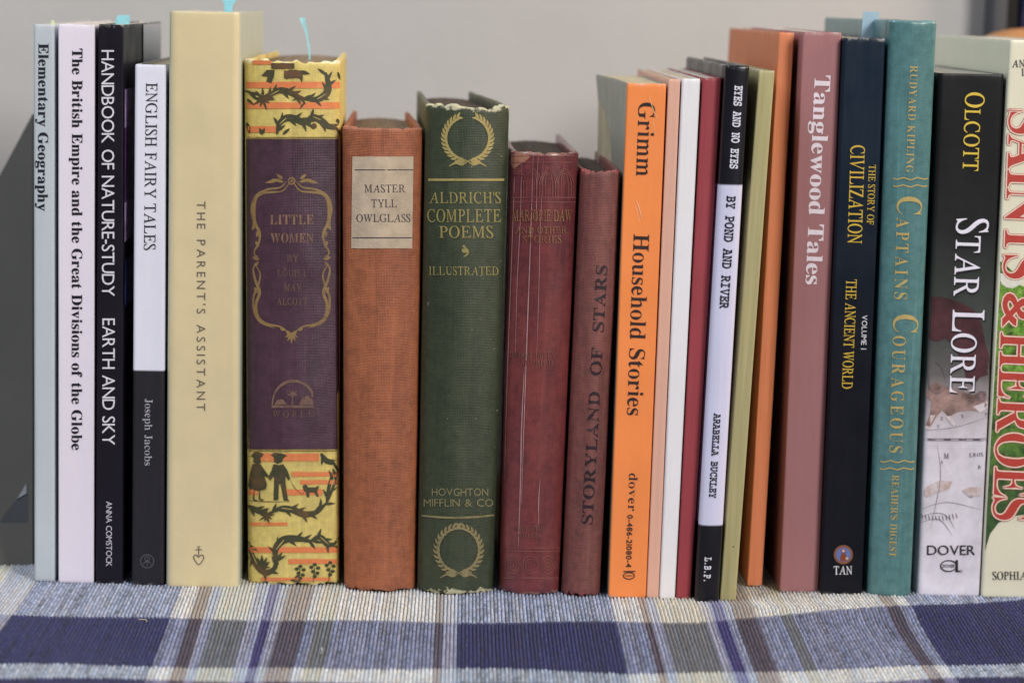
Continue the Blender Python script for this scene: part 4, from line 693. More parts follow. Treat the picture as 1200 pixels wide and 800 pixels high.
M_wall = t.finish(t_col, 0.75, t.bump(n2, 0.12, 0.002), 0.3)
tag(slab('wall', -1.6, 1.6, WALLY, WALLY + 0.1, -0.75, 1.6, M_wall), kind='structure')
tag(slab('table_top', -0.8, 0.8, -0.34, 0.27, -0.035, -0.0035, m_plain('table_wood', (105, 78, 55), 0.5, 0.2, 25), bev=0.002), kind='structure')

def build_runner():
    g = lambda px, py: ground(px, py)
    # stripe borders along the dark band's far and near edge, photo pixels, and the yarn of the stripe that follows
    far = [(-260, 'N'), (-130, 'H'), (-80, 'G'), (-30, 'L'), (14, 'N'), (200, 'H'), (222, 'B'), (237, 'L'), (249, 'G'), (290, 'L'), (305, 'P'), (318, 'L'), (330, 'B'),
           (358, 'H'), (372, 'G'), (392, 'H'), (510, 'B'), (520, 'L'), (536, 'N'), (722, 'H'), (755, 'B'), (763, 'L'), (775, 'G'), (828, 'L'), (838, 'P'),
           (852, 'L'), (862, 'B'), (885, 'H'), (915, 'G'), (928, 'H'), (1035, 'B'), (1050, 'H'), (1065, 'N'), (1262, 'H'), (1300, 'B'), (1320, 'G'), (1400, 'N')]
    near = [-330, -190, -135, -75, -18, 177, 203, 225, 233, 278, 288, 300, 312, 343, 358, 380, 507, 517, 534, 740, 770, 778, 793, 848, 860, 873, 885, 910, 942, 956, 1078, 1095, 1112, 1325, 1366, 1388, 1470]
    fx = [-260, 0, 150, 300, 600, 725, 820, 900, 975, 1050, 1200, 1400]; fy = [716, 720, 723, 726, 728, 728.5, 730, 724.5, 719, 714, 702.5, 690]
    nx_ = [-330, 0, 150, 300, 600, 740, 900, 1050, 1200, 1470]; ny_ = [772, 777, 779, 782, 785, 787.5, 786, 781, 775, 766]
    S = []; SL = []
    for (a, c), b in zip(far, near):
        p = g(a, np.interp(a, fx, fy)); q = g(b, np.interp(b, nx_, ny_))
        S.append(p[0]); SL.append((q[0] - p[0]) / (q[1] - p[1]))
    S = np.array(S); SL = np.array(SL); SL = np.convolve(np.pad(SL, 3, 'edge'), np.ones(7) / 7, 'valid')
    farw = np.array([g(a, b)[:2] for a, b in zip(fx, fy)]); nearw = np.array([g(a, b)[:2] for a, b in zip(nx_, ny_)])
    yref = np.interp(0, farw[:, 0], farw[:, 1])
    pitch = 0.00150; spr = 4
    xs0, xs1 = -0.31, 0.325
    nr = int((xs1 - xs0) / pitch); ns = nr * spr + 1
    s_ = xs0 + np.arange(ns) * pitch / spr
    ys = np.concatenate([np.arange(-0.30, -0.152, 0.0012), np.arange(-0.152, 0.012, 0.0005), np.arange(0.012, 0.09, 0.0018)])
    SS, YY = np.meshgrid(s_, ys)
    slope = np.interp(SS, S, SL)
    dyy = np.clip(YY - yref, -0.14, 0.06)
    XX = SS + slope * dyy
    rib = np.floor((SS - xs0) / pitch + 1e-6).astype(int); ph = ((SS - xs0) / pitch) % 1.0
    rs = np.random.RandomState(5)
    bl = 0.0022
    off = rs.rand(nr + 2) * 0.35
    bead = YY / bl + np.where(rib % 2 == 0, 0.0, 0.5) + off[rib] + 0.10 * np.sin(YY * 260 + rib)
    bi = np.floor(bead).astype(int); bp = bead % 1.0
    prof = np.sqrt(np.clip(np.sin(np.pi * ph), 0, 1))
    bprof = 0.45 + 0.55 * np.sqrt(np.clip(np.sin(np.pi * bp), 0, 1))
    rnd = lambda i, j, k: (np.sin(i * 127.1 + j * 311.7 + k * 74.7) * 43758.5453) % 1.0
    hv = rnd(rib, bi, 1)
    Zh = -0.00105 + 0.00140 * prof * bprof + 0.00030 * (hv - 0.5) * prof
    Zh += 0.0005 * np.sin(XX * 31 + 1.0) * np.sin(YY * 40 + XX * 9) + 0.0003 * np.sin(XX * 75 + YY * 55)
    # soft swell lifting the runner in front of the thin books on the right
    Zh += 0.0022 * np.exp(-((XX - 0.17) / 0.05) ** 2) * np.exp(-((YY + 0.035) / 0.012) ** 2)
    XX = XX + 0.00012 * (rnd(rib, bi, 3) - 0.5) * 2
    # band by band yarn colours
    yf = np.interp(XX, farw[:, 0], farw[:, 1]); yn = np.interp(XX, nearw[:, 0], nearw[:, 1])
    wob = 0.0003 * (rnd(rib, 0, 9) - 0.5)
    yb2 = yn - 0.0185                                    # near light band ends, next dark band begins
    band = np.zeros_like(bi)
    band[YY + wob < yf] = 1; band[YY + wob < yn] = 2; band[YY + wob < yb2] = 3
    yb3 = yb2 - 0.06; band[YY + wob < yb3] = 4
    idx = np.clip(np.searchsorted(S, SS, 'right') - 1, 0, len(far) - 1)
    types = 'NHBGLP'
    tp = np.array([types.index(c) for _, c in far])[idx]
    D = {'N': (42, 42, 88), 'H': (124, 128, 154), 'B': (78, 70, 84), 'G': (106, 107, 112), 'L': (146, 148, 170), 'P': (58, 52, 108)}
    Lt = {'N': (150, 156, 176), 'H': (208, 206, 202), 'B': (164, 154, 146), 'G': (204, 200, 186), 'L': (186, 188, 196), 'P': (132, 132, 164)}
    N2 = {'N': (156, 164, 178), 'H': (206, 208, 208), 'B': (164, 156, 154), 'G': (196, 196, 186), 'L': (184, 192, 204), 'P': (130, 134, 168)}
    dl = np.array([lin(D[c])[:3] for c in types]); ll = np.array([lin(Lt[c])[:3] for c in types]); nl = np.array([lin(N2[c])[:3] for c in types])
    C = np.empty(SS.shape + (3,))
    C[:] = ll[tp]
    for bnum, tab in ((1, dl), (2, nl), (3, dl * np.array([0.9, 0.75, 0.85])), (4, ll)):
        mk = band == bnum; C[mk] = tab[tp[mk]]
    # heathered yarns: each rib and each bead a little different; mixed yarns swing most
    swing = np.array([0.60, 0.75, 0.45, 0.40, 0.55, 0.40])[tp] * np.where((band == 0) | (band == 2) | (band == 4), 0.42, 0.8)
    swing = np.where((tp == 0) & (band != 1) & (band != 3), 0.60, swing)
    v = (rnd(rib, bi, 1) - 0.5) * 0.9 + (rnd(rib, 0, 5) - 0.5) * 0.6 + (rnd(rib, bi // 4, 7) - 0.5) * 0.4
    C *= (0.50 + 0.50 * np.clip(prof * 1.25, 0, 1) )[..., None]  # groove shade between the ribs painted into the yarn colour
    C *= np.clip(1 + swing * v * 1.25, 0.25, 1.9)[..., None]
    hue = (rnd(rib, bi, 11) - 0.5) + (rnd(rib, 0, 13) - 0.5)
    C[..., 2] *= 1 + 0.13 * hue; C[..., 0] *= 1 - 0.10 * hue
    # dark between ribs is real shade plus the shade painted into the colour
    C = np.clip(C * 1.06, 0.01, 0.85)
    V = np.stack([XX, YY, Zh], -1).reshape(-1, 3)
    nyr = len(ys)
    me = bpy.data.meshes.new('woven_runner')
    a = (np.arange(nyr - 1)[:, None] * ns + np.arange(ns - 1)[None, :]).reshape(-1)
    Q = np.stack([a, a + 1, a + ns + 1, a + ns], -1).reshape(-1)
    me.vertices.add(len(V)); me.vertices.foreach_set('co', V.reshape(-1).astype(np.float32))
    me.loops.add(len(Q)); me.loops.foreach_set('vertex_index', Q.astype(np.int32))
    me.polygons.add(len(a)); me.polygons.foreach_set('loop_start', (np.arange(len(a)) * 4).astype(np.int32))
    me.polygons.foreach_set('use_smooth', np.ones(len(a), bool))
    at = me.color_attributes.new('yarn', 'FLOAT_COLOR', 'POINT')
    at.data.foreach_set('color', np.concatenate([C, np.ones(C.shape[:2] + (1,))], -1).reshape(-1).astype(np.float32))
    me.update(calc_edges=True)
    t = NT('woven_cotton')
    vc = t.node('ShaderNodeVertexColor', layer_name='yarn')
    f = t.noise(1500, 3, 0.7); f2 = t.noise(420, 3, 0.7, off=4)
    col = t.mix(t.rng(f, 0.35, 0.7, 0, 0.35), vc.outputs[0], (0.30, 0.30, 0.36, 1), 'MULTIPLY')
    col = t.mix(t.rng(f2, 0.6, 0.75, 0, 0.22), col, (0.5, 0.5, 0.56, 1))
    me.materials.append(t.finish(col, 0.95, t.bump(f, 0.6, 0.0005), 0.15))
    t.b.inputs['Sheen Weight'].default_value = 0.15
    o = bpy.data.objects.new('woven_runner', me); COL.objects.link(o)
    tag(o, 'blue, cream and purple plaid woven cloth runner under the row of books', 'table runner')
# stray lint fibres lying on the weave
def lint(px, py, sc_, col, label):
    p = ground(px, py); V = []; F = []
    rr = random.Random(int(px)); pts = []
    a = rr.random() * 6
    q = Vector((p[0], p[1], 0.0006))
    for i in range(8):
        pts.append(q.copy()); a += rr.uniform(-0.9, 0.9); q += Vector((math.cos(a), math.sin(a), rr.uniform(-0.1, 0.25))) * 0.0007 * sc_
    for i, c in enumerate(pts):
        for k in range(4):
            b = k * math.pi / 2; V.append(c + Vector((math.cos(b) * 0.00013, math.sin(b) * 0.00013, math.sin(b + 1) * 0.00013)))
    for i in range(7):
        for k in range(4): F.append((i * 4 + k, i * 4 + (k + 1) % 4, i * 4 + 4 + (k + 1) % 4, i * 4 + 4 + k))
    tag(link_mesh('lint_fibre', V, F, m_plain('lint', col, 0.9), None, 60), label, 'lint', 'lint fibres on the runner')
lint(172, 730, 1.1, (205, 190, 150), 'pale curled lint fibre on the navy square below the charcoal spine')
lint(375, 767, 1.3, (235, 235, 235), 'white lint fibre on the blue plaid below the striped yellow book')
lint(790, 708, 0.7, (225, 220, 215), 'tiny white lint fibre on the cream band below the red spine')

# ------------------------------------------------------------------ the books
OLD = m_pages('old_pages', (150, 128, 104)); CREAM = m_pages('cream_pages', (200, 186, 156), 0.6); GREY = m_pages('white_pages', (208, 202, 188), 0.65)
DARKP = m_pages('dark_pages', (88, 76, 66))

# 1 pale blue
b = Book('book', (39, 29, 64, 29, 40, 680, 64.5, 681), 0.165, 'thin pale blue-grey paperback with black serif title, at the left end of the row', rc=0.0014, warp=0.0001)
b.cover(m_paper('pale_blue_card', (188, 194, 198), 0.5, 0.06, H=b.H, k=1.05)); b.pages(GREY)
i = b.ink(); i.text('Elementary Geography', 'bold', 45.2, 51, 44.2, 247, 11.5, track=0.045); i.build('title_lettering', m_ink('black_print', (28, 30, 40), 0.5))
# 2 lilac white
b = Book('book', (68.2, 29, 111, 29, 68.4, 682, 110, 683), 0.165, 'lilac-white paperback with long bold black title down its spine', rc=0.0006, warp=0.00008)
b.cover(m_paper('lilac_card', (226, 217, 228), 0.45, 0.03, H=b.H, k=1.05, scuff=0.1)); b.pages(GREY)
i = b.ink(); i.text('The British Empire and the Great Divisions of the Globe', 'bold', 84.6, 57, 84, 527, 11.8, track=0.045)
i.build('title_lettering', m_ink('black_print_2', (26, 24, 34), 0.5))
# 3 black sans
b = Book('book', (115.5, 29, 144.5, 29, 112.5, 684, 143.5, 684), 0.14, 'black paperback with thin white capitals and a purple picture on its side', rc=0.0005, warp=0.00008)
b.cover(m_paper('black_gloss_card', (26, 22, 32), 0.42, 0.1, spec=0.25, coat=0.0, H=b.H, scuff=0.0)); b.pages(GREY)
i = b.ink(); i.auto = 'title_lettering'; i.text('HANDBOOK OF NATURE-STUDY', 'sans', 119, 59, 119.5, 347, 15, track=0.05); i.text('EARTH AND SKY', 'sans', 120, 373, 120, 521, 15, track=0.05)
i.build('title_lettering', m_ink('white_print', (222, 218, 226), 0.5))
i = b.ink(); i.text('ANNA COMSTOCK', 'sans', 124.4, 587, 124.4, 663, 7, track=0.06); i.build('author_lettering', m_ink('white_print_2', (205, 200, 210), 0.5))
i = SideInk(b, side='r')
def zpx(y): return plane(144, y, b.Y)[2]
def sq(i, ya, yb, z1, z0): i.tri([(ya, z0), (yb, z0), (yb, z1), (ya, z1)], [(0, 1, 2, 3)])
sq(i, 0.001, 0.055, zpx(106), zpx(238)); i.build('cover_picture', m_plain('purple_picture', (112, 62, 128), 0.3, 0.45, 60, 0.02), label='purple night-sky picture')
i = SideInk(b, side='r'); i.b.k += 2; sq(i, 0.001, 0.030, zpx(238), zpx(284)); i.mark('cover_picture'); sq(i, 0.001, 0.022, zpx(105), zpx(150)); i.build('cover_picture', m_plain('violet_picture', (190, 160, 200), 0.3, 0.4, 80, 0.02), label='pale violet patch of the side picture')
i = SideInk(b, side='r'); sq(i, 0.066, 0.136, b.H - 0.0005, 0.001); i.build('painted_gloss_panel', m_plain('pale_grey_panel', (176, 176, 184), 0.5, 0.05), label='pale grey panel painting the gloss reflection on the side cover')  # reflection on the glossy cover, painted as a pale grey panel
i = SideInk(b, side='r'); sq(i, 0.001, 0.035, zpx(306), zpx(360)); i.build('cover_picture', m_plain('blue_picture', (62, 72, 135), 0.3, 0.5, 70, 0.02), label='dark blue patch of the side picture')
# 4 white over charcoal
b = Book('book', (158, 76, 194, 76, 154, 685, 192, 686), 0.135, 'short paperback, spine white above and charcoal below', rc=0.0014, warp=0.0001)
zc = plane(175, 434, b.Y)[2]
b.cover(m_paper('white_charcoal_card', (36, 34, 40), 0.5, 0.06, spec=0.3, H=b.H, bands=[(zc, (222, 220, 232))], scuff=0.1, k=1.05)); b.pages(CREAM)
i = b.ink(); i.text('ENGLISH FAIRY TALES', 'serif', 171.3, 97, 168.8, 293, 12.6, track=0.05); i.build('title_lettering', m_ink('dark_print', (40, 40, 55), 0.5))
i = b.ink(); i.text('Joseph Jacobs', 'serif', 170, 467, 169.4, 545, 8.4, track=0.06); i.build('author_lettering', m_ink('grey_print', (172, 170, 178), 0.5))
i = b.ink(); i.disc(172.5, 657, 8.2, ring=0.9, n=28); i.disc(172.5, 654, 3.2, ring=0.7); i.stroke([(167, 662), (170, 658), (175, 658), (178, 662)], 1.0); i.stroke([(172.5, 651), (172.5, 664)], 0.8)
i.build('publisher_mark', m_ink('dim_print', (92, 90, 98), 0.5))
# 5 cream
b = Book('book', (198, 14, 282, 14, 194, 687, 280.5, 688), 0.135, 'tallest plain cream-tan paperback with small spaced grey capitals', rc=0.0032, warp=0.00012)
b.cover(side_colour(m_paper('cream_card', (218, 200, 158), 0.42, 0.10, H=b.H, coat=0.1, scuff=0.08), (186, 190, 172), 0.0009, 0.0014)); b.pages(GREY)
i = b.ink(); i.text("THE PARENT'S ASSISTANT", 'sans', 230.8, 236, 230.5, 481, 10.2, track=0.29); i.build('title_lettering', m_ink('grey_print_2', (108, 98, 92), 0.5))
i = b.ink(); i.stroke([(233, 640), (233, 651)], 1.0, taper=False); i.stroke([(229, 643.5), (237, 643.5)], 1.0, taper=False); i.stroke([(231, 640), (235, 640)], 0.8, taper=False)
i.stroke([(233, 652), (229.5, 649.5), (227, 652), (228.5, 656), (233, 661), (237.5, 656), (239, 652), (236.5, 649.5)], 1.1, closed=True)
i.build('publisher_mark', m_ink('grey_print_3', (100, 90, 85), 0.5))
# 6 striped yellow and purple
b = Book('book', (285.5, 70, 399, 70, 290, 686, 397, 684), 0.15, 'thick old book with orange-striped yellow ends and worn purple spine panel', hard=True, bulge=0.0045, rc=0.0024, warp=0.0003, jag=0.0016, tb=0.0026, sq=0.0015, pinch=(-0.002, -0.0018))
t = NT('yellow_striped_paper')
M = m_cloth('yellow_cover_paper', (214, 192, 108), (202, 180, 112), (225, 214, 175), H=b.H, weave=0.1, wear=0.95, stain=0.3, edge=0.0035, rough=0.6)
b.cover(M); b.pages(OLD); LW = b
i = b.ink()
def lx(y): return 286.2 + (y - 70) * 0.0075
for y0, y1, a, c in ((71, 76, 296, 318), (96, 103.5, None, None), (120, 127.5, None, None), (148, 155.5, 287, 324)):
    i.mark('orange_stripe'); i.rect(a or lx(y0), y0, c or 398.3, y1, 0, jit=0.5)
for y0, y1, a, c in ((531, 540, 304, 374), (552.5, 558, 342, 396), (562, 567, 352, 396), (573, 579.5, 291, 302), (573, 579.5, 334, 378), (611.5, 615.5, 290, 337), (640.5, 647, 291, 396), (654.5, 660, 338, 395), (676, 680, 306, 388)):
    i.mark('orange_stripe'); i.rect(a, y0, c, y1, 0, jit=0.6)
i.build('orange_stripe', m_ink('orange_print', (222, 128, 78), 0.55, 0.25, (215, 180, 105)))
i = b.ink()
V_ = lambda *p: [(280 + a / 6.154, 50 + c / 6.154) for a, c in p]
slits = []
def scroll(pts, w_, side=1):
    i.mark('scroll_print'); i.stroke(pts, w_ * 1.7); slits.append((pts[1:3], w_ * 0.22)) if len(pts) > 3 else None
    for k in range(1, len(pts)):
        p0, p1 = pts[k - 1], pts[k]; a = math.atan2(p1[1] - p0[1], p1[0] - p0[0]); L = math.hypot(p1[0] - p0[0], p1[1] - p0[1])
        for f in (0.25, 0.75):
            x, y = p0[0] + (p1[0] - p0[0]) * f, p0[1] + (p1[1] - p0[1]) * f; e = side if (k + (f > 0.5)) % 2 else -side
            i.leaf(x, y, a + e * 0.5, min(13, 5 + L * 0.7), 3.6, 0.18 * e)
def burst(x, y, r, n=9, w_=3.2):
    i.mark('blossom_print')
    for k in range(n): i.leaf(x, y, -math.pi / 2 + 2 * math.pi * k / n, r * (1.0 if k % 2 == 0 else 0.72), w_)
burst(308, 116.5, 14); i.disc(308, 116.5, 3.6)
i.stroke(V_((40, 350), (80, 360), (120, 400), (165, 420)), 3.6); i.leaf(289, 116, 0.7, 12, 3.4); i.leaf(294, 108, 0.35, 12, 3)
scroll(V_((175, 420), (225, 380), (290, 345), (360, 355), (430, 390), (480, 405)), 4.2, 1)
scroll(V_((470, 405), (560, 410), (630, 370), (645, 300), (625, 215)), 5.2, -1)
i.leaf(353, 112, 2.6, 12, 3); i.leaf(357, 120, 2.2, 10, 2.6)
scroll(V_((275, 660), (290, 590), (340, 545), (410, 550), (470, 580), (520, 575)), 5.0, 1)
scroll(V_((480, 570), (530, 535), (590, 560), (650, 605), (715, 620)), 4.6, 1)
i.mark('leaf_print'); i.disc(368, 148, 3.4); i.mark('leaf_print'); i.leaf(395, 139, 1.2, 7, 4); i.mark('leaf_print'); i.leaf(289, 143, 1.3, 15, 4.5); i.mark('leaf_print'); i.leaf(307, 158, -1.9, 9, 4); i.leaf(307, 158, -1.2, 9, 4); i.mark('leaf_print'); i.leaf(331, 158, -0.7, 12, 4)
i.mark('scroll_print'); i.rect(318, 74, 345, 81, 0, nx=6, jit=1.4); i.rect(333, 82, 354, 92, 0, nx=6, jit=1.6); i.leaf(350, 84, 0.2, 14, 5); i.leaf(353, 86, 1.5, 11, 3.5)
i.mark('leaf_print'); i.poly([(313, 82), (322, 82), (321, 90), (318, 98), (312, 96), (314, 90), (306, 89)]); i.mark('leaf_print'); i.leaf(396, 84, 1.3, 11, 3)
# lower picture: two children and a small dog
W_ = lambda *p: [(280 + a / 2.857, 420 + c / 2.857) for a, c in p]
i.mark('girl_figure'); i.poly(W_((40, 325), (52, 312), (66, 312), (84, 318), (78, 328), (72, 332), (74, 348), (62, 352), (48, 346), (50, 332)))
i.poly(W_((46, 352), (72, 352), (86, 372), (100, 392), (94, 398), (84, 390), (94, 420), (90, 436), (66, 442), (38, 438), (30, 425), (36, 390)))
i.stroke(W_((52, 440), (50, 470), (62, 474)), 1.8); i.stroke(W_((70, 440), (70, 468), (84, 472)), 1.8)
i.mark('boy_figure'); i.poly(W_((106, 322), (118, 314), (142, 316), (162, 324), (150, 332), (144, 346), (130, 352), (118, 344), (116, 330)))
i.poly(W_((116, 352), (134, 356), (148, 352), (162, 372), (172, 400), (166, 408), (156, 390), (156, 420), (118, 420), (118, 392), (104, 408), (98, 398), (110, 372)))
i.poly(W_((118, 420), (134, 420), (132, 472), (116, 474))); i.poly(W_((140, 420), (157, 420), (164, 470), (170, 476), (150, 474)))
i.mark('dog_figure'); i.stroke(W_((172, 404), (186, 430), (210, 452), (222, 440)), 0.7)
i.poly(W_((214, 424), (224, 420), (232, 430), (256, 430), (268, 424), (266, 436), (262, 446), (268, 462), (260, 460), (252, 448), (236, 448), (236, 464), (228, 462), (224, 448), (216, 440)))
i.mark('ground_line'); i.stroke(W_((30, 474), (90, 478), (170, 478)), 0.8)
scroll(W_((28, 492), (60, 506), (92, 520)), 4.0, 1); burst(312.5, 604, 10.5, 9, 2.2); i.disc(312.5, 604, 3)
scroll(W_((100, 520), (140, 500), (180, 505), (220, 520), (262, 512), (295, 480)), 4.6, -1)
scroll(W_((295, 480), (305, 440), (318, 395), (326, 380)), 5.0, -1); scroll(W_((275, 316), (292, 340), (324, 352)), 3.8, 1)
scroll(W_((130, 690), (122, 640), (150, 606), (200, 602), (245, 612)), 5.4, 1); scroll(W_((235, 615), (270, 596), (300, 622), (326, 616)), 4.2, 1)
scroll(W_((32, 612), (42, 650), (60, 690), (90, 715), (120, 700), (130, 670)), 4.4, -1)
i.mark('blossom_print')
for a in (-0.5, -0.25, 0, 0.25, 0.5): i.leaf(307, 666, -math.pi / 2 + a * 1.6, 17 - abs(a) * 8, 4.2)
for x in (352, 369, 387):
    i.mark('flower_sprig')
    for dx, dy in ((0, 0), (-4, 3), (4, 4), (-2, 8), (3, 10), (0, 14)): i.disc(x + dx, 663 + dy - (x - 352) * 0.12, 2.6, 2.2, 8)
    i.stroke([(x, 664), (x - 2, 682)], 1.2)
i.mark('leaf_print'); i.leaf(340, 679, 0.1, 14, 3.5); i.mark('leaf_print'); i.leaf(345, 677, -0.6, 8, 3)
i.build('scroll_print', m_ink('olive_black_print', (66, 66, 44), 0.6, 0.36, (128, 82, 52), scale=120))
i = b.ink()
for pts, w_ in slits:
    i.mark('scroll_highlight'); i.stroke([(x + 0.5, y - 0.3) for x, y in pts], w_)
i.build('scroll_highlight', m_ink('yellow_line_print', (205, 180, 105), 0.6, 0.5, (66, 66, 44), scale=120))
i = b.ink(); i.rect(288.3, 163, 396.6, 526, 1.6, nx=26, ny=60)
i.build('purple_panel', m_cloth('purple_label', (80, 52, 66), (58, 38, 50), (120, 85, 80), H=0.5, weave=0.25, stain=0.4, rough=0.42), label='worn purple panel across the middle of the spine')
i = b.ink(); i.rect(289, 160.5, 395.8, 162.0, nx=26); i.mark('border_line'); i.rect(291, 527.0, 394.6, 528.4, nx=26); i.build('border_line', m_ink('dark_gilt', (132, 108, 58), 0.5, 0.4, (190, 165, 95)))
i = b.ink()
q = lambda *p: [(280 + a / 3.333, 180 + c / 3.333) for a, c in p]
for sgn in (1, -1):
    R_ = lambda *p: [((x if sgn == 1 else 2 * 341.7 - x), y) for x, y in q(*p)]
    i.stroke(R_((212, 112), (240, 145), (280, 150), (320, 155), (345, 175), (352, 220), (348, 270), (330, 310), (334, 350), (352, 385), (335, 410)), 3.6)
    i.stroke(R_((225, 108), (250, 132), (300, 140), (345, 165), (362, 215), (355, 265), (360, 300)), 2.6)
    i.stroke(R_((335, 420), (355, 450), (345, 500), (330, 540), (345, 590), (335, 640), (300, 665), (250, 675), (215, 700)), 3.6)
    i.stroke(R_((350, 430), (328, 470), (338, 520), (354, 560), (350, 620), (325, 660), (270, 680)), 2.6)
    for x, y, a, l in ((235, 112, -0.35, 22), (260, 105, 0.1, 22), (240, 100, -0.8, 14), (345, 275, 0.9, 12), (335, 400, 0.2, 11), (330, 412, -0.2, 11), (335, 425, 0.6, 11), (335, 300, 1.2, 12), (350, 520, 1.9, 12), (345, 580, 1.0, 12), (345, 340, 1.9, 12), (250, 680, 2.6, 10), (225, 690, 2.2, 10)):
        xx, yy = q((x, y))[0]
        if sgn == -1: xx = 2 * 341.7 - xx; a = math.pi - a
        i.leaf(xx, yy, a, l * 0.7, 4.0, 0.1 * sgn)
i.disc(341.7, 212, 4.6, ring=1.8); i.disc(341.7, 212, 1.6)
for a in range(5): i.leaf(341.7, 389, math.pi / 2 + (a - 2) * 0.42, 14 - abs(a - 2) * 2, 3)
i.build('gilt_frame', m_ink('worn_gilt', (146, 118, 76), 0.45, 0.42, (86, 60, 62), scale=200), label='faded gilt scroll frame')
i = b.ink(); i.auto = 'title_lettering'; i.text('LITTLE', 'bold', 316.5, 263, 367.5, 263, 11, track=0.08); i.text('WOMEN', 'bold', 317, 284, 367.5, 284, 10.5, track=0.06)
i.build('title_lettering', m_ink('worn_gilt_title', (142, 108, 88), 0.45, 0.6, (84, 55, 66), scale=220))
i = b.ink(); i.auto = 'author_lettering'; i.text('BY', 'serif', 336, 306.5, 350, 306.5, 7.5); i.text('LOUISA', 'serif', 325, 324, 359, 324, 7.5, track=0.1); i.text('MAY', 'serif', 333, 340.5, 353, 340.5, 7.5, track=0.1); i.text('ALCOTT', 'serif', 324, 357, 360, 357, 7.5, track=0.1)
i.build('author_lettering', m_ink('rubbed_gilt', (126, 98, 84), 0.5, 0.45, (84, 56, 68), scale=240))
i = b.ink(); i.stroke([(319, 475), (322, 460), (331, 450), (343, 446), (356, 449), (365, 458), (366, 465)], [1.5, 2.6, 3.4, 3.8, 3.6, 3.0, 1.5]); i.rect(318, 474.5, 368, 477.5, nx=6)
i.stroke([(342.5, 474), (343, 466), (342, 460)], 2.0, taper=False)
for a in (-2.9, -2.2, -1.5, -0.8, -0.2): i.leaf(343, 463, a, 7, 2)
i.poly([(350, 474), (354, 466), (360, 463), (366, 467), (368, 474)]); i.poly([(321, 474), (325, 468), (331, 467), (337, 474)])
i.text('WORLD', 'serif', 319.5, 488.5, 368, 488.5, 7.2, track=0.35)
i.build('publisher_mark', m_ink('rubbed_gilt_2', (128, 100, 82), 0.5, 0.55, (82, 54, 66), scale=220))

# 7 rust cloth with paper label
b = Book('book', (401, 148, 496, 150, 403, 690, 487, 692), 0.135, 'short rust-red cloth book with a cream paper title label', hard=True, bulge=0.0058, rc=0.0026, warp=0.0003, jag=0.0010, tb=0.0026, pinch=(0, -0.005))
b.cover(m_cloth('rust_cloth', (168, 98, 62), (128, 68, 46), (172, 112, 88), H=b.H, weave=0.4, stain=0.45, edge=0.004, wear=0.5)); b.pages(OLD)
i = b.ink(); i.rect(413, 183.5, 484.5, 291, -1.5, nx=16, ny=14, jit=0.5)
lab = i.build('title_label', m_plain('label_paper', (192, 172, 148), 0.8, 0.12, 120, 0.2))
i = b.ink(); i.rect(415.5, 198.6, 484, 199.7, nx=14); i.mark('label_rule'); i.rect(413, 278, 483, 279.2, nx=14)
i.auto = 'title_lettering'; i.text('MASTER', 'serif', 427, 225.5, 475, 225.5, 8.6, track=0.06); i.text('TYLL', 'serif', 435, 243, 465, 243, 8.8, track=0.06); i.text('OWLGLASS', 'serif', 417.5, 260, 481, 260, 8.6, track=0.05)
i.build('label_rule', m_ink('label_print', (52, 48, 58), 0.6, 0.12, (192, 172, 148)), parent=lab)

# 8 olive green
b = Book('book', (499, 122, 598, 124, 489, 694, 578, 695), 0.14, 'dark green cloth book with gold laurel wreaths at top and bottom of its spine', hard=True, bulge=0.006, rc=0.0028, warp=0.0003, jag=0.0016, tb=0.0026, pinch=(0.003, -0.009))
b.cover(m_cloth('green_cloth', (60, 68, 48), (42, 50, 32), (186, 180, 148), H=b.H, weave=0.25, stain=0.4, edge=0.0065, wear=1.0, rough=0.5)); b.pages(DARKP)
i = b.ink()
def wreath(cx_, cy_, rx, ry, bow=True, gap=0.35):
    n = 15
    for sgn in (1, -1):
        for k in range(n):
            a = math.pi / 2 - sgn * (0.12 + (math.pi - gap - 0.12) * k / (n - 1))
            x = cx_ + rx * math.cos(a); y = cy_ + ry * math.sin(a); tg = a - sgn * math.pi / 2
            i.leaf(x, y, tg + 0.5, 8.2, 3.1); i.leaf(x, y, tg - 0.5, 8.2, 3.1)
        i.stroke([(cx_ + rx * math.cos(math.pi / 2 - sgn * a), cy_ + ry * math.sin(math.pi / 2 - sgn * a)) for a in (0.1, 0.8, 1.6, 2.3, math.pi - gap)], 0.9)
        if bow:
            yb = cy_ + ry + 3
            i.stroke([(cx_, yb - 3), (cx_ + sgn * 7, yb + 1), (cx_ + sgn * 14, yb - 1), (cx_ + sgn * 22, yb + 3)], 2.4)
            i.stroke([(cx_, yb - 3), (cx_ + sgn * 6, yb - 5), (cx_ + sgn * 10, yb - 1), (cx_ + sgn * 5, yb + 2)], 2.0)
wreath(548, 162, 27, 27, True, 0.5)
i.mark('gilt_line'); i.rect(502, 209.3, 591, 212, -0.2, nx=18)
i.build('gilt_wreath', m_ink('gold_block', (170, 152, 96), 0.4, 0.22, (70, 78, 56), scale=200), label='bright gilt laurel wreath above a gold line')
i = b.ink(); i.auto = 'title_lettering'
def aline(s_, x0, x1, y, h): i.text(s_, 'serif', x0, y, x1, y, h, track=0.07)
aline("ALDRICH'S", 503, 587, 238, 12.2); aline('COMPLETE', 500.5, 587, 260, 14.0); aline('POEMS', 514.5, 578, 278.5, 13)
aline('ILLUSTRATED', 502.5, 584, 322, 9.2)
i.mark('title_ornament'); i.disc(544.5, 293.5, 3.6, 2.8, 12); i.stroke([(542, 288), (547, 292), (548, 297), (543, 301)], 2.4); i.disc(543.5, 288.5, 1.6)
i.build('title_lettering', m_ink('gold_block_2', (150, 138, 84), 0.45, 0.3, (64, 74, 54), scale=200))
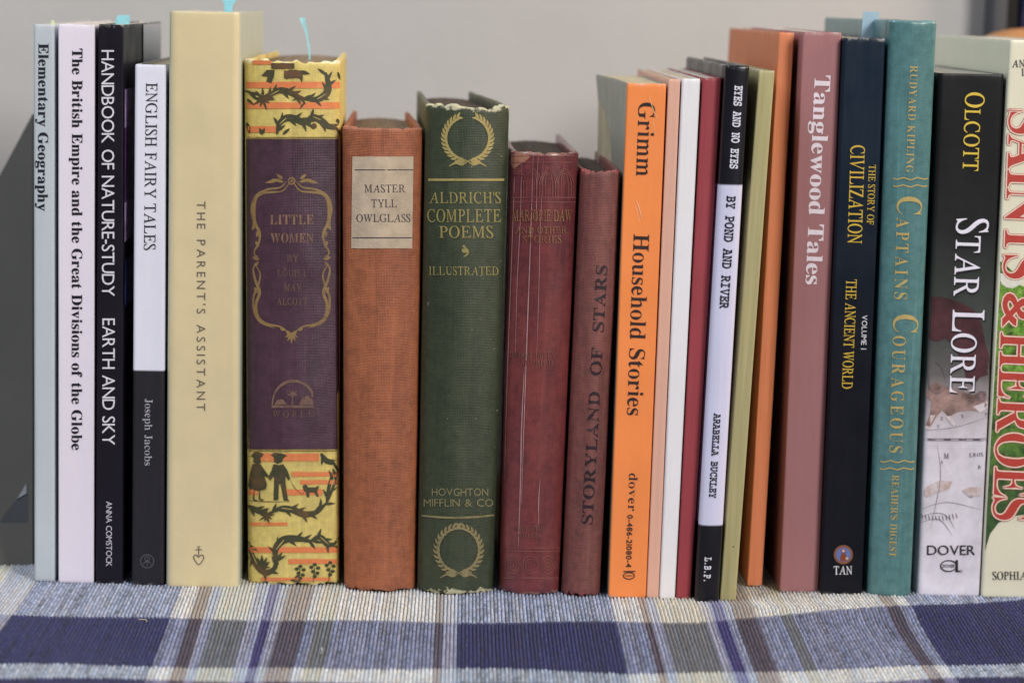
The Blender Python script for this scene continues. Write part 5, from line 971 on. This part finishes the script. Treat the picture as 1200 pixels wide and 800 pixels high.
i = b.ink(); i.auto = 'publisher_lettering'; i.text('HOVGHTON', 'sans', 506, 580.5, 572, 580.5, 9, track=0.1); i.text('MIFFLIN & CO', 'sans', 496.5, 593, 578, 593, 9, track=0.09)
i.build('publisher_lettering', m_ink('gold_block_3', (132, 124, 88), 0.45, 0.35, (64, 74, 54)))
i = b.ink(); i.stroke([(494, 603.5), (515, 605.5), (537, 606), (560, 605), (579, 603)], [2, 2.3, 2.3, 2.3, 2]); i.mark('gilt_wreath'); wreath(537.5, 643.5, 25.5, 27, True, 0.1)
i.build('gilt_wreath', m_ink('gold_block_4', (136, 124, 88), 0.42, 0.35, (64, 74, 54), scale=200), label='dull gilt laurel wreath below a gold line')

# 9 maroon with plastic-like creased spine
b = Book('book', (598, 178, 679, 178, 585, 695, 655.5, 695), 0.13, 'maroon cloth book with creased shiny spine and faded decoration', hard=True, bulge=0.0058, rc=0.0024, warp=0.0004, jag=0.0006, tb=0.0026)
t = NT('tmp'); bpy.data.materials.remove(t.m)
M = m_cloth('maroon_cloth', (124, 58, 56), (74, 34, 44), (165, 130, 115), H=b.H, weave=0.12, stain=0.5, edge=0.004, wear=0.5, rough=0.34)
M.node_tree.nodes['Principled BSDF'].inputs['Coat Weight'].default_value = 0.35
b.cover(M); b.pages(DARKP)
i = b.ink(); i.poly([(599, 180), (612, 179), (622, 183), (616, 189), (608, 193), (602, 198), (598.5, 192)]); i.build('rubbed_patch', m_ink('rubbed_cloth', (160, 112, 88), 0.6, 0.45, (118, 54, 50), scale=120), label='tan rubbed patch at the upper left corner')
i = b.ink()
for x, y0, y1, w_ in ((604, 200, 560, 1.0), (612, 182, 420, 0.7), (625, 180, 590, 1.3), (623, 430, 640, 1.6), (637, 186, 430, 0.6), (646, 560, 615, 1.0), (600, 400, 660, 0.7), (631, 184, 260, 0.8)):
    sh = -(y1 - y0) * 0.034
    xs = x - (y0 - 180) * 0.034
    i.mark('spine_crease'); i.stroke([(xs, y0), (xs + sh * 0.33 + random.uniform(-1, 1), y0 + (y1 - y0) * 0.33), (xs + sh * 0.66 + random.uniform(-1, 1), y0 + (y1 - y0) * 0.66), (xs + sh, y1)], w_)
i.build('spine_crease', m_ink('crease_white', (178, 135, 135), 0.35, 0.35, (128, 72, 76), scale=90), label='pale creases down the spine')
i = b.ink()
for k in range(4):
    i.mark('arch_ornament'); x = 606 + k * 18.5
    for r_ in (10.5, 7.5, 4): i.stroke([(x - r_ + 0, 232), (x - r_, 214), (x - r_ * 0.6, 204), (x, 198 + (10 - r_)), (x + r_ * 0.6, 204), (x + r_, 214), (x + r_, 232)], 0.7, taper=False)
for q_ in ((598.5, 190, 677, 190.8), (597.5, 231, 675.5, 231.9), (597, 236.5, 675, 237.3), (597, 182.5, 678, 183.4), (586.5, 641, 656, 641.8), (586.5, 645, 656, 645.8), (585.8, 676, 655, 677)): i.mark('blocked_line'); i.rect(*q_, nx=14)
for k in range(3):
    i.mark('scroll_ornament'); x = 600 + k * 21
    for r_ in (8.5, 5.5, 2.5): i.disc(x, 661, r_, r_ * 1.25, 20, ring=0.7)
    i.stroke([(x + 8, 655), (x + 10.5, 661), (x + 13, 668)], 0.8)
i.build('blocked_ornament', m_ink('blocked_line', (150, 96, 86), 0.45, 0.75, (112, 56, 62), scale=160))
i = b.ink(); i.auto = 'title_lettering'; i.text('MARJORIE DAW', 'serif', 600.5, 259, 670, 259, 12.5, track=0.04); i.text('AND OTHER', 'serif', 604, 273.5, 664, 273.5, 7.6, track=0.12); i.text('STORIES', 'serif', 613, 284.5, 658, 284.5, 7.8, track=0.12)
i.build('title_lettering', m_ink('faded_gold', (146, 110, 72), 0.45, 0.68, (112, 54, 52), scale=200))
i = b.ink(); i.auto = 'author_lettering'; i.text('THOMAS BAILEY', 'serif', 596, 418.5, 650, 418.5, 6.2, track=0.1); i.text('ALDRICH', 'serif', 609, 428, 648, 428, 6.0, track=0.1)
i.auto = 'publisher_lettering'; i.text('HOUGHTON', 'serif', 601, 621, 640, 621, 5.2, track=0.1); i.text('MIFFLIN', 'serif', 606, 629, 634, 629, 5.0, track=0.1)
i.build('author_lettering', m_ink('faded_gold_2', (128, 92, 76), 0.45, 0.65, (112, 56, 60), scale=200))

# 10 brown-rose cloth, title reads upward
b = Book('book', (681, 199, 729, 200, 658.5, 697, 703.5, 697), 0.125, 'smallest dusty brown-red cloth book, black title reading upward', hard=True, bulge=0.0042, rc=0.0024, warp=0.0004, jag=0.0012, tb=0.0022)
b.cover(m_cloth('dusty_red_cloth', (130, 74, 66), (94, 54, 54), (160, 80, 78), H=b.H, weave=0.3, stain=0.5, edge=0.004, wear=0.5)); b.pages(DARKP)
i = b.ink(); i.text('STORYLAND  OF  STARS', 'medium', 694.5, 614, 712, 311, 12.4, track=0.07); i.build('title_lettering', m_ink('black_block', (40, 26, 34), 0.5, 0.06, (112, 66, 66)))

# 11 orange
def flare_l(p, s):
    if p.y > 0.012:
        a = min(1.0, (p.y - 0.012) / 0.1); h = max(0.0, (p.z / s.H - 0.72) / 0.28) ** 1.5
        L, R = s.xl(p.z), s.xr(p.z); u = 1 - (p.x - L) / (R - L)
        p = Vector((p.x - 0.0050 * a * a * h * max(0, u) ** 3, p.y, p.z))
    return p
b = Book('book', (735, 98, 781, 98, 713, 699, 757, 700), 0.112, 'bright orange paperback with black serif title, its grey cover curling open behind', rc=0.0008, warp=0.0001, flare=flare_l)
M = m_paper('orange_card', (246, 138, 74), 0.42, 0.07, H=b.H, scuff=0.3, k=1.05)
b.cover(M)
# the boards are plain grey-white: only the spine is orange
side_colour(M, (146, 146, 132))
b.pages(CREAM)
BK = m_ink('black_print_3', (48, 34, 34), 0.5)
i = b.ink(); i.text('Grimm', 'medium', 748.5, 120, 745.5, 206, 18.5, track=0.07); i.build('author_lettering', BK)
i = b.ink(); i.text('Household Stories', 'medium', 742.8, 274, 734.8, 486, 17.5, track=0.06); i.build('title_lettering', BK)
i = b.ink(); i.auto = 'publisher_lettering'; i.text('dover', 'serif', 737.5, 554, 736, 598, 9.5, track=0.09); i.text('0-486-21080-4', 'sansbold', 735.3, 602.5, 733.4, 664, 6.4, track=0.09)
i.mark('publisher_mark'); i.disc(737, 674, 7, 4.4, ring=1.1); i.rect(730.5, 668.3, 744.5, 669.6); i.stroke([(732, 674), (742, 674)], 1.0)
i.build('publisher_lettering', BK)
i = b.ink()
for q_, w_ in (([(745, 234), (749, 244), (752, 256)], 0.9), ([(744, 240), (750, 262)], 0.5), ([(760, 112), (766, 130), (771, 140)], 0.7), ([(765, 140), (768, 158)], 0.5)): i.mark('scratch'); i.stroke(q_, w_)
i.build('scratch', m_ink('scratch', (250, 205, 165), 0.5))

# 12-14 three plain thin ones
b = Book('book', (783.5, 93, 797.5, 93, 757.8, 700, 772, 700), 0.145, 'very thin plain peach booklet right of the orange spine', rc=0.0006, warp=0.00012)
b.cover(m_paper('peach_card', (218, 168, 146), 0.6, 0.05, H=b.H)); b.pages(CREAM)
b = Book('book', (799.5, 92, 821, 93, 772.8, 701, 791, 701), 0.14, 'thin plain white booklet between the peach and dark red spines', rc=0.001, warp=0.00012)
b.cover(m_paper('white_card', (226, 222, 224), 0.5, 0.05, H=b.H, k=1.05)); b.pages(CREAM)
b = Book('book', (823.5, 92, 846, 91, 792.3, 701, 809.5, 701), 0.145, 'thin plain dark red booklet left of the black and white spine', rc=0.0006, warp=0.00012)
b.cover(m_paper('red_card', (150, 56, 64), 0.6, 0.08, H=b.H)); b.pages(GREY)
# 15 black-white hardcover
b = Book('book', (850, 76, 879, 78, 814, 706, 842.5, 705), 0.145, 'glossy slim hardback, black ends and white middle, typewriter lettering', hard=True, bulge=0.001, rc=0.0018, warp=0.0001, tb=0.0022)
z1 = plane(865, 217, b.Y)[2]; z0 = plane(833, 615, b.Y)[2]
b.cover(m_paper('black_white_gloss', (18, 17, 24), 0.36, 0.05, spec=0.3, H=b.H, bands=[(z0, (204, 203, 228)), (z1, (20, 19, 28))], coat=0.15, scuff=0.1)); b.pages(GREY)
i = b.ink(); i.text('EYES AND NO EYES', 'mono', 861.3, 100, 855.3, 198, 8.6, track=0.0); i.build('series_lettering', m_ink('white_print_3', (215, 215, 228), 0.5))
i = b.ink(); i.text('BY POND AND RIVER', 'mono', 852, 229, 843.4, 361, 9.8, track=0.0); i.build('title_lettering', m_ink('black_print_4', (28, 28, 44), 0.5))
i = b.ink(); i.text('ARABELLA BUCKLEY', 'mono', 836.8, 484, 831.0, 583, 7.4, track=0.0); i.build('author_lettering', m_ink('black_print_5', (28, 28, 44), 0.5))
i = b.ink(); i.text('L.B.P.', 'mono', 826, 652, 824.6, 682, 7.4, track=0.0); i.build('publisher_lettering', m_ink('white_print_4', (215, 215, 225), 0.5))
# 16 olive
b = Book('book', (889, 83, 908, 83, 843.3, 703, 862.3, 703), 0.135, 'thin plain pale olive green booklet leaning beside the glossy black hardback', rc=0.0007, warp=0.00015)
b.cover(m_paper('olive_card', (166, 158, 114), 0.6, 0.06, H=b.H)); b.pages(CREAM)
i = b.ink(); i.disc(860 - 0.5, 640, 1.0, 0.8, 8); i.build('ink_speck', m_ink('speck', (60, 60, 40)))
# 17 burnt orange
b = Book('book', (913, 38, 931, 39, 875.5, 686, 893, 686), 0.165, 'tall thin burnt-orange booklet pushed back, its brown side showing', rc=0.0005, warp=0.00015)
b.cover(m_paper('burnt_orange_card', (208, 124, 82), 0.6, 0.06, H=b.H)); b.pages(CREAM)
# 18 dusty rose
b = Book('book', (941, 38, 986.5, 38, 913.8, 692, 959, 694), 0.16, 'dusty rose paperback with bold white title down its spine', rc=0.0006, warp=0.0001)
b.cover(m_paper('rose_card', (154, 104, 106), 0.5, 0.04, H=b.H, scuff=0.15)); b.pages(GREY)
i = b.ink(); i.text('Tanglewood Tales', 'bold', 954.8, 88, 944.0, 333, 18, track=0.04); i.build('title_lettering', m_ink('white_print_5', (228, 214, 222), 0.5))
# 19 navy black
b = Book('book', (989, 46, 1038, 44, 961, 696, 1010.5, 697), 0.15, 'navy-black paperback with gold and white lettering and a round emblem', rc=0.0009, warp=0.0001)
b.cover(m_paper('navy_gloss_card', (12, 14, 24), 0.42, 0.1, H=b.H, coat=0.0, spec=0.22, scuff=0.1, bands=[(0.15, (16, 32, 48))], feather=0.05)); b.pages(CREAM)
i = b.ink(); i.auto = 'title_lettering'; i.text('CIVILIZATION', 'serif', 997, 170, 993.2, 285, 15.6, track=0.04); i.text('THE STORY OF', 'serif', 1018.3, 193, 1015.8, 263, 7.6, track=0.05); i.text('THE ANCIENT WORLD', 'serif', 991.8, 327, 986.6, 455, 11.6, track=0.03)
i.build('title_lettering', m_ink('yellow_gold_print', (206, 172, 62), 0.45))
i = b.ink(); i.auto = 'white_lettering'; i.text('VOLUME I', 'sans', 1010.3, 369, 1008.8, 409, 6.2, track=0.1); i.text('TAN', 'serif', 976.8, 672.5, 998.5, 672.5, 9.2, track=0.03)
i.build('white_lettering', m_ink('white_print_6', (220, 218, 225), 0.45))
i = b.ink(); i.disc(988.2, 649.3, 11.2, n=28); em = i.build('emblem', m_ink('emblem_rim', (128, 84, 62), 0.4), label='round brown-rimmed emblem with a figure on blue')
i = b.ink(); i.disc(988.2, 649.3, 8.4, n=24); i.build('emblem_field', m_ink('emblem_blue', (92, 112, 168), 0.4), parent=em)
i = b.ink(); i.disc(988.2, 645.0, 3.1, n=14, ring=0.7); i.poly([(984.4, 656), (984.8, 650), (987, 647), (989.8, 647), (991.8, 650), (992.4, 656), (988.4, 657.4)]); i.build('emblem_figure', m_ink('emblem_brown', (126, 66, 46), 0.4), parent=em)
i = b.ink(); i.disc(988.3, 644.8, 1.7, n=10); i.disc(992.3, 653.8, 1.6, n=8); i.build('emblem_face', m_ink('emblem_skin', (196, 170, 140), 0.4), parent=em)
# 20 teal
b = Book('book', (1043, 25, 1099.5, 24, 1017.5, 698, 1068.5, 699), 0.16, 'teal green leather-grained hardback with gold lettering and braces', hard=True, bulge=0.0022, rc=0.0026, warp=0.0002, jag=0.0003, tb=0.0024)
M = m_cloth('teal_leatherette', (82, 122, 124), (66, 106, 110), (120, 165, 170), H=b.H, weave=0.0, stain=0.25, edge=0.0022, wear=0.35, rough=0.3)
b.cover(M); b.pages(CREAM)
i = b.ink(); i.auto = 'gold_lettering'; i.text('RUDYARD KIPLING', 'medium', 1066.8, 77, 1061.3, 202, 8.4, track=0.12)
i.text('Captains Courageous', 'mediumsc', 1051.5, 230, 1042.0, 530, 28, small=0.52, track=0.12)
i.text("READER'S DIGEST", 'medium', 1045.3, 556, 1041.6, 652, 8.0, track=0.06)
for yb, x0 in ((209, 1047), (217.5, 1046.5), (540, 1031.5), (548.5, 1031)):
    wv = [0, 1.0, 0.2, -0.6, 0.5, 1.4, 0.5, -0.6, 0.2, 1.0, 0]
    i.mark('gold_brace'); i.stroke([(x0 + k * 4.0, yb + wv[k] * 1.1) for k in range(11)], 1.5, taper=False)
i.build('gold_lettering', m_ink('matt_gold', (176, 156, 98), 0.45, 0.12, (80, 130, 120)))
# 21 black to white with star map
b = Book('book', (1100, 86, 1177.5, 87, 1075, 697, 1148.5, 698), 0.14, 'wide paperback, black at the top fading to a white old star-map drawing', rc=0.0018, warp=0.0001)
zf = lambda y: plane(1130, y, b.Y)[2]
t = NT('star_map_card'); z = t.xyz(2)
ramp = t.node('ShaderNodeValToRGB'); t.link(t.rng(z, 0.0, b.H), ramp.inputs[0]); e = ramp.color_ramp.elements
stops = [(698, (222, 217, 228)), (520, (216, 210, 220)), (470, (172, 160, 164)), (440, (104, 100, 100)), (395, (72, 76, 74)), (330, (54, 58, 56)), (270, (34, 35, 37)), (200, (26, 26, 28)), (86, (24, 24, 25))]
e[0].position = 0; e[0].color = lin(stops[0][1]); e[1].position = 1; e[1].color = lin(stops[-1][1])
for yy, c in stops[1:-1]:
    q_ = e.new(max(0, min(1, zf(yy) / b.H))); q_.color = lin(c)
n_ = t.noise(55, 6, 0.7); colr = t.mix(t.rng(n_, 0.4, 0.72, 0, 0.35), ramp.outputs[0], (0.10, 0.09, 0.09, 1), 'MULTIPLY')
b.cover(t.finish(colr, 0.4, t.bump(t.noise(40, 3, 0.5), 0.08, 0.003), 0.25)); b.pages(GREY)
i = b.ink(); i.poly([(1088, 348), (1100, 347), (1120, 352), (1140, 362), (1150, 378), (1154, 400), (1160, 420), (1160, 438), (1148, 442), (1140, 452), (1133, 446), (1128, 425), (1120, 408), (1108, 396), (1100, 400), (1090, 398), (1086.5, 390)])
i.build('map_print', m_plain('maroon_print', (78, 44, 50), 0.4, 0.3, 60, 0.02), label='dark maroon shape of the star map')
i = b.ink()
i.poly([(1085, 455), (1094, 448), (1108, 452), (1124, 458), (1140, 462), (1155, 458), (1159, 472), (1150, 482), (1136, 480), (1122, 482), (1112, 488), (1104, 480), (1097, 488), (1090, 500), (1085, 498), (1090, 484), (1092, 470), (1086, 466)])
i.build('map_print', m_plain('bear_print', (150, 122, 116), 0.45, 0.45, 90, 0.02), label='brown animal figure of the star map')
i = b.ink(); i.mark('map_print'); i.poly([(1079, 578), (1088, 568), (1102, 562), (1116, 564), (1112, 572), (1098, 577), (1086, 582)]); i.mark('map_print'); i.poly([(1127, 574), (1138, 570), (1151, 571), (1150, 580), (1136, 582)])
i.mark('map_print'); i.poly([(1085, 497), (1090, 486), (1096, 486), (1091, 496), (1088, 503), (1084, 502)]); i.mark('map_print'); i.poly([(1108, 488), (1113, 487), (1120, 496), (1117, 499)])
i.mark('map_print'); i.poly([(1140, 476), (1157, 470), (1158, 478), (1148, 483)])
i.build('map_print', m_ink('brown_print', (172, 142, 128), 0.5, 0.75, (206, 196, 202), scale=130), label='brown tufts of the star map')
i = b.ink()
i.rect(1083, 513.2, 1156, 514.0, nx=8); i.rect(1083, 515.4, 1156, 516, nx=8)
for x in (1088, 1106, 1124, 1140): i.rect(x, 513.2, x + 8, 516)
i.stroke([(1079, 596), (1110, 588), (1150, 597)], 0.5); i.stroke([(1083, 504), (1120, 500), (1158, 488)], 0.5); i.stroke([(1098, 520), (1102, 560), (1090, 620)], 0.5); i.stroke([(1087, 432), (1096, 424), (1104, 432), (1108, 446)], 0.7); i.stroke([(1088, 440), (1090, 456), (1100, 460), (1112, 452)], 0.8)
for x in range(0, 42, 4): i.stroke([(1080 + x, 603 - (x - 18) ** 2 * 0.006), (1081.5 + x, 610 - (x - 18) ** 2 * 0.006)], 0.8)
i.stroke([(1078, 606), (1092, 601), (1106, 602), (1114, 610), (1120, 622)], 0.6); i.stroke([(1078, 612), (1092, 608), (1102, 609), (1110, 618), (1116, 628)], 0.6)
i.text('M', 'serif', 1106, 537, 1112, 537, 6); i.text('EROS', 'serif', 1136, 535, 1152, 534, 4.2, track=0.2); i.text('A', 'serif', 1102, 543, 1105, 543, 4); i.text('R', 'serif', 1146, 549, 1149.5, 549, 4)
for x, y, c in ((1102, 492, 'Z'), (1126, 489, 'I'), (1098, 501, 'V'), (1154, 487, 'P'), (1136, 583, 'O')): i.text(c, 'serif', x, y, x + 3.5, y, 3.6)
i.disc(1149.5, 464, 5.6, 6.4, n=18, ring=1.2); i.disc(1149.5, 464, 3, 3.6, n=12, ring=0.6)
i.build('map_lines', m_ink('map_ink', (96, 86, 96), 0.5, 0.25, (180, 170, 180)))
i = b.ink(); i.text('Olcott', 'serifsc', 1131.4, 108, 1128.0, 200, 21, small=0.82, track=0.05)
i.build('author_lettering', m_ink('yellow_print', (216, 186, 70), 0.45))
i = b.ink(); i.text('Star Lore', 'serifsc', 1122.3, 257.0, 1113.6, 461.5, 35, small=0.78, track=0.045); i.build('title_shadow', m_ink('black_shadow_print', (20, 18, 24), 0.5), label='black drop shadow printed behind the title')
i = b.ink(); i.text('Star Lore', 'serifsc', 1121.2, 255, 1112.6, 459.5, 35, small=0.78, track=0.045); i.build('title_lettering', m_ink('white_print_7', (226, 222, 236), 0.45))
i = b.ink(); i.auto = 'publisher_lettering'; i.text('DOVER', 'sans', 1086.3, 649.5, 1142.5, 649.5, 11.5, track=0.07); i.mark('publisher_mark'); i.disc(1111.5, 662.3, 10, 7, n=26, ring=1.3); i.rect(1119.6, 655.3, 1122.4, 669.5, nx=2); i.rect(1119.6, 667.8, 1124.5, 669.5, nx=2)
i.auto = None; i.text('DOVER', 'sansbold', 1104.4, 664.2, 1118.6, 664.2, 3.8, track=0.06); i.disc(1126, 668.5, 1.6, ring=0.5, n=10)
i.build('publisher_lettering', m_ink('black_print_6', (24, 22, 28), 0.5))
# 22 cream with red title
b = Book('book', (1183.5, 48, 1262, 48, 1150.3, 699, 1226, 700), 0.16, 'cream paperback with huge red title, cut off by the right edge', rc=0.001, warp=0.0001)
b.cover(m_paper('ivory_card', (216, 212, 190), 0.4, 0.04, H=b.H, coat=0.1, scuff=0.2)); b.pages(GREY)
i = b.ink()
i.poly([(1172.4, 328), (1174, 333.5), (1179, 337), (1187, 338), (1194, 334), (1202, 336), (1215, 338), (1244, 330), (1246, 470), (1238, 600), (1215, 600), (1190, 604), (1170, 612), (1160, 625), (1155.5, 640), (1154.5, 646), (1156.5, 600)])
def foliage(name):
    t = NT(name); v = t.noise(110, 6, 0.8); c = t.mix(t.rng(v, 0.40, 0.58), lin((36, 64, 30)), lin((112, 160, 58)))
    c = t.mix(t.rng(t.noise(260, 5, 0.8, off=3), 0.56, 0.66, 0, 0.6), c, lin((176, 206, 110)))
    c = t.mix(t.rng(t.xyz(2), 0.04, 0.10, 0.8, 0.0), c, lin((38, 58, 44)))
    return t.finish(c, 0.35, None, 0.45)
i.mark('leaf_picture'); i.poly([(1172.0, 306), (1180, 312), (1187, 318), (1180, 319), (1172.2, 320)]); i.build('garden_picture', foliage('foliage_print'), label='green leafy picture on the spine')
i = b.ink(); i.poly([(1172.4, 321), (1182, 319), (1192, 325), (1199, 331), (1190, 336), (1181, 337), (1174, 333), (1172, 328)]); i.build('picture_petal', m_ink('petal_print', (212, 212, 200)), label='white petal over the green picture')
i = b.ink()
def saints(dx, dyy, grow):
    i.text('SAINTS', 'medium', 1182.8 - grow + dx, 129 - grow + dyy, 1175.8 - grow + dx, 326 + grow + dyy, 44 + 2 * grow, track=0.02)
    i.text('&', 'sansbold', 1176.5 + dx, 343 + dyy, 1174.5 + dx, 383 + dyy, 32)
    i.text('HEROES', 'medium', 1172.5 - grow + dx, 389 - grow + dyy, 1163.2 - grow + dx, 608 + grow + dyy, 42 + 2 * grow, track=0.02)
for dx, dyy in ((-2.0, 0), (2.0, 0), (0, -2.0), (0, 2.0), (-1.4, -1.4), (1.4, 1.4), (-1.4, 1.4), (1.4, -1.4)): saints(dx, dyy, 0)
i.build('title_edge', m_ink('red_edge_print', (176, 70, 58), 0.45), label='thin red edge outside the pale title outline')
i = b.ink()
for dx, dyy in ((-1.5, 0), (1.5, 0), (0, -1.5), (0, 1.5), (-1.05, -1.05), (1.05, 1.05), (-1.05, 1.05), (1.05, -1.05)): saints(dx, dyy, 0)
i.build('title_outline', m_ink('pink_outline', (226, 204, 190), 0.45), label='pale outline round the red title')
i = b.ink(); saints(0, 0, 0); i.build('title_lettering', m_ink('red_print', (176, 62, 52), 0.45))
i = b.ink(); i.auto = 'author_lettering'; i.text('AN', 'serif', 1186, 79, 1201, 79, 8.3, track=0.05); i.text('L', 'serif', 1197, 89, 1203, 89, 8.3); i.text('SOPHIA', 'serif', 1163, 678.5, 1203, 678.5, 9, track=0.05)
i.build('author_lettering', m_ink('dark_print_2', (52, 48, 60), 0.5))

# ------------------------------------------------------------------ page markers sticking out of the books
def strip(name, pts, wd, y, mat, label, lean=0.0, thick=0.00012, group='page markers in the books'):
    """thin strip along photo points at depth y, wd photo pixels wide"""
    V = []; F = []
    for (px, py), w_ in zip(pts, wd):
        c = plane(px, py, y); hw = w_ / 2 / FPX * (y + 1)
        for a in (-1, 1):
            for d in (-1, 1): V.append(Vector((c[0] + a * hw, c[1] + lean * a * hw + d * thick, c[2])))
    n = len(pts)
    for k in range(n - 1):
        o = 4 * k; q = o + 4
        F += [(o, o + 2, q + 2, q), (o + 1, q + 1, q + 3, o + 3), (o, q, q + 1, o + 1), (o + 2, o + 3, q + 3, q + 2)]
    F += [(0, 1, 3, 2), (4 * n - 4, 4 * n - 2, 4 * n - 1, 4 * n - 3)]
    base = V[0].copy(); base = Vector((base.x, base.y, min(v.z for v in V)))
    o = link_mesh(name, [v - base for v in V], F, mat, None, 60, base)
    tag(o, label, 'page marker', group)
CY = m_plain('cyan_paper', (138, 198, 212), 0.45, 0.12, 180, 0.15, k=1.05); PB = m_plain('pale_blue_film', (150, 178, 196), 0.4, 0.05, 60, 0.02); LG = m_plain('lime_paper', (200, 215, 170), 0.5, 0.04)
strip('page_marker', [(143, 36), (143, 29), (144, 24), (145, 18)], [16, 16, 16, 13], 0.05, CY, 'short cyan sticky tab on top of the black paperback', 0.3)
strip('page_marker', [(267.5, 24), (267.5, 12), (268, 6), (269, 0), (270, -8)], [9, 9, 10, 17, 16], 0.03, CY, 'cyan sticky tab bending outward above the tall cream paperback')
strip('page_marker', [(361, 78), (363, 68), (362.5, 58), (360.5, 45), (358, 34), (355.5, 27), (354.5, 21)], [2, 2, 2.2, 2.6, 3.5, 5, 7], 0.06, CY, 'long thin cyan ribbon rising from the striped yellow book', 0.8)
strip('page_marker', [(62.5, 36), (62.5, 29), (61.5, 24)], [5, 5, 3], 0.03, LG, 'tiny pale lime tab on top of the thin pale blue paperback')
strip('page_marker', [(1016, 52), (1018, 43), (1019.5, 28), (1021, 14)], [17, 17, 18, 19], 0.03, PB, 'pale blue translucent tab between the navy and teal books')

# ------------------------------------------------------------------ background things
# dark board leaning behind the left end of the row
yb = 0.030; LEAN = 0.60
def lp(px, py, off=0.0):
    """point on the leaning board's front"""
    d = ray(px, py); n = np.array([0, -1.0, LEAN]); t = (np.array([0, yb - off, 0]) - CAM) @ n / (d @ n); p = CAM + t * d
    return Vector((p[0], p[1], max(p[2], 0.0)))
root = bpy.data.objects.new('picture_book', None); COL.objects.link(root); root.location = lp(-95, 669)
tag(root, 'dark grey board book with slanted edge, leaning behind the left end of the row', 'picture book')
def prism(name, P2, off, th, mat, parent=None):
    V = [lp(x, y, off) - root.location for x, y in P2]; n = len(V)
    V += [v + Vector((0, th, 0)) for v in V]
    F = [tuple(range(n)), tuple(reversed(range(n, 2 * n)))] + [(k, k + n, (k + 1) % n + n, (k + 1) % n) for k in range(n)]
    return link_mesh(name, V, F, mat, root, None)
prism('cover', [(-95, 669), (38, 669), (38, 134), (0, 205), (-95, 376)], 0.0, 0.010, m_plain('dark_grey_cover', (88, 84, 79), 0.8, 0.06, 20, 0.1))
prism('cover_print', [(-95, 664), (34, 664), (34, 618), (10, 610), (-95, 612)], 0.0005, 0.0004, m_plain('green_grey_print', (112, 116, 98), 0.6, 0.15, 40, 0.02))
prism('cover_print', [(-60, 660), (14, 660), (12, 636), (-2, 620), (-60, 625)], 0.0010, 0.0004, m_plain('yellow_print_patch', (164, 140, 80), 0.6, 0.15, 40, 0.02))
prism('cover_print', [(0, 612), (33, 612), (33, 578), (18, 586), (4, 604)], 0.0015, 0.0004, m_plain('black_print_patch', (52, 52, 56), 0.6, 0.1))
prism('cover_print', [(20, 584), (31, 578), (31, 566)], 0.0020, 0.0004, m_plain('white_print_patch', (134, 136, 138), 0.6, 0.1))

# framed picture on the wall at the top right
Pw = lambda x, y: plane(x, y, WALLY)
root = bpy.data.objects.new('framed_picture', None); COL.objects.link(root)
xA = Pw(1152, 30)[0]; xB = Pw(1168.5, 30)[0]; zB = Pw(1165, 90)[2]; root.location = (xA, WALLY, zB)
tag(root, 'dark framed picture with grey edge, hanging on the wall at the top right', 'framed picture')
def sub(name, x0, x1, y0, y1, z0, z1, mat, bev=0.001):
    o = slab(name, x0 - xA, x1 - xA, y0 - WALLY, y1 - WALLY, z0 - zB, z1 - zB, mat, root, bev); return o
GF = m_plain('grey_frame', (70, 73, 78), 0.6, 0.05)
zT = zB + 0.34; xC = xA + 0.30; fw = xB - xA
sub('frame_edge', xA, xB, WALLY - 0.022, WALLY - 0.001, zB, zT, GF); sub('frame_edge', xC - fw, xC, WALLY - 0.022, WALLY - 0.001, zB, zT, GF)
sub('frame_edge', xB + 0.0002, xC - fw - 0.0002, WALLY - 0.022, WALLY - 0.001, zT - fw, zT, GF); sub('frame_edge', xB + 0.0002, xC - fw - 0.0002, WALLY - 0.022, WALLY - 0.001, zB, zB + fw, GF)
x2 = Pw(1185, 30)[0]; x3 = Pw(1194, 30)[0]
sub('mount', xB + 0.0003, x2, WALLY - 0.016, WALLY - 0.002, zB + fw, zT - fw, m_plain('brown_black_mount', (24, 21, 22), 0.6))
sub('inner_rail', x2 + 0.0002, x3, WALLY - 0.020, WALLY - 0.002, zB + fw, zT - fw, m_plain('navy_rail', (30, 36, 72), 0.2, 0.1, spec=0.8), 0.003)
sub('picture', x3 + 0.0002, xC - fw - 0.001, WALLY - 0.010, WALLY - 0.002, zB + fw, zT - fw, m_plain('dark_green_picture', (48, 58, 56), 0.5, 0.3, 12))

# turned wooden canister standing behind the right end of the row
def canister():
    y = 0.215; c = plane(1205, 33, y); H = c[2]; R = 0.030
    root = bpy.data.objects.new('wooden_canister', None); COL.objects.link(root); root.location = (c[0], y, -0.0035)
    tag(root, 'tan wooden canister whose rounded lid peeks over the cream book at the top right', 'canister')
    def lathe(name, prof, mat):
        n = 64; V = []; F = []; m = len(prof)
        for k in range(n):
            a = 2 * math.pi * k / n
            V += [Vector((r_ * math.cos(a), r_ * math.sin(a), z)) for r_, z in prof]
        for k in range(n):
            for j in range(m - 1): F.append((k * m + j, ((k + 1) % n) * m + j, ((k + 1) % n) * m + j + 1, k * m + j + 1))
        link_mesh(name, V, F, mat, root, 40)
    WD = m_plain('tan_wood', (186, 132, 86), 0.45, 0.15, 30); H += 0.0035
    lathe('body', [(0.001, 0), (R - 0.004, 0), (R - 0.002, 0.002), (R - 0.002, H - 0.030), (0.001, H - 0.030)], WD)
    lathe('lid', [(0.001, H - 0.0298), (R, H - 0.0298), (R, H - 0.016), (R - 0.003, H - 0.012), (R * 0.85, H - 0.007), (R * 0.6, H - 0.003), (R * 0.3, H - 0.0008), (0.0005, H)], WD)
canister()
build_runner()
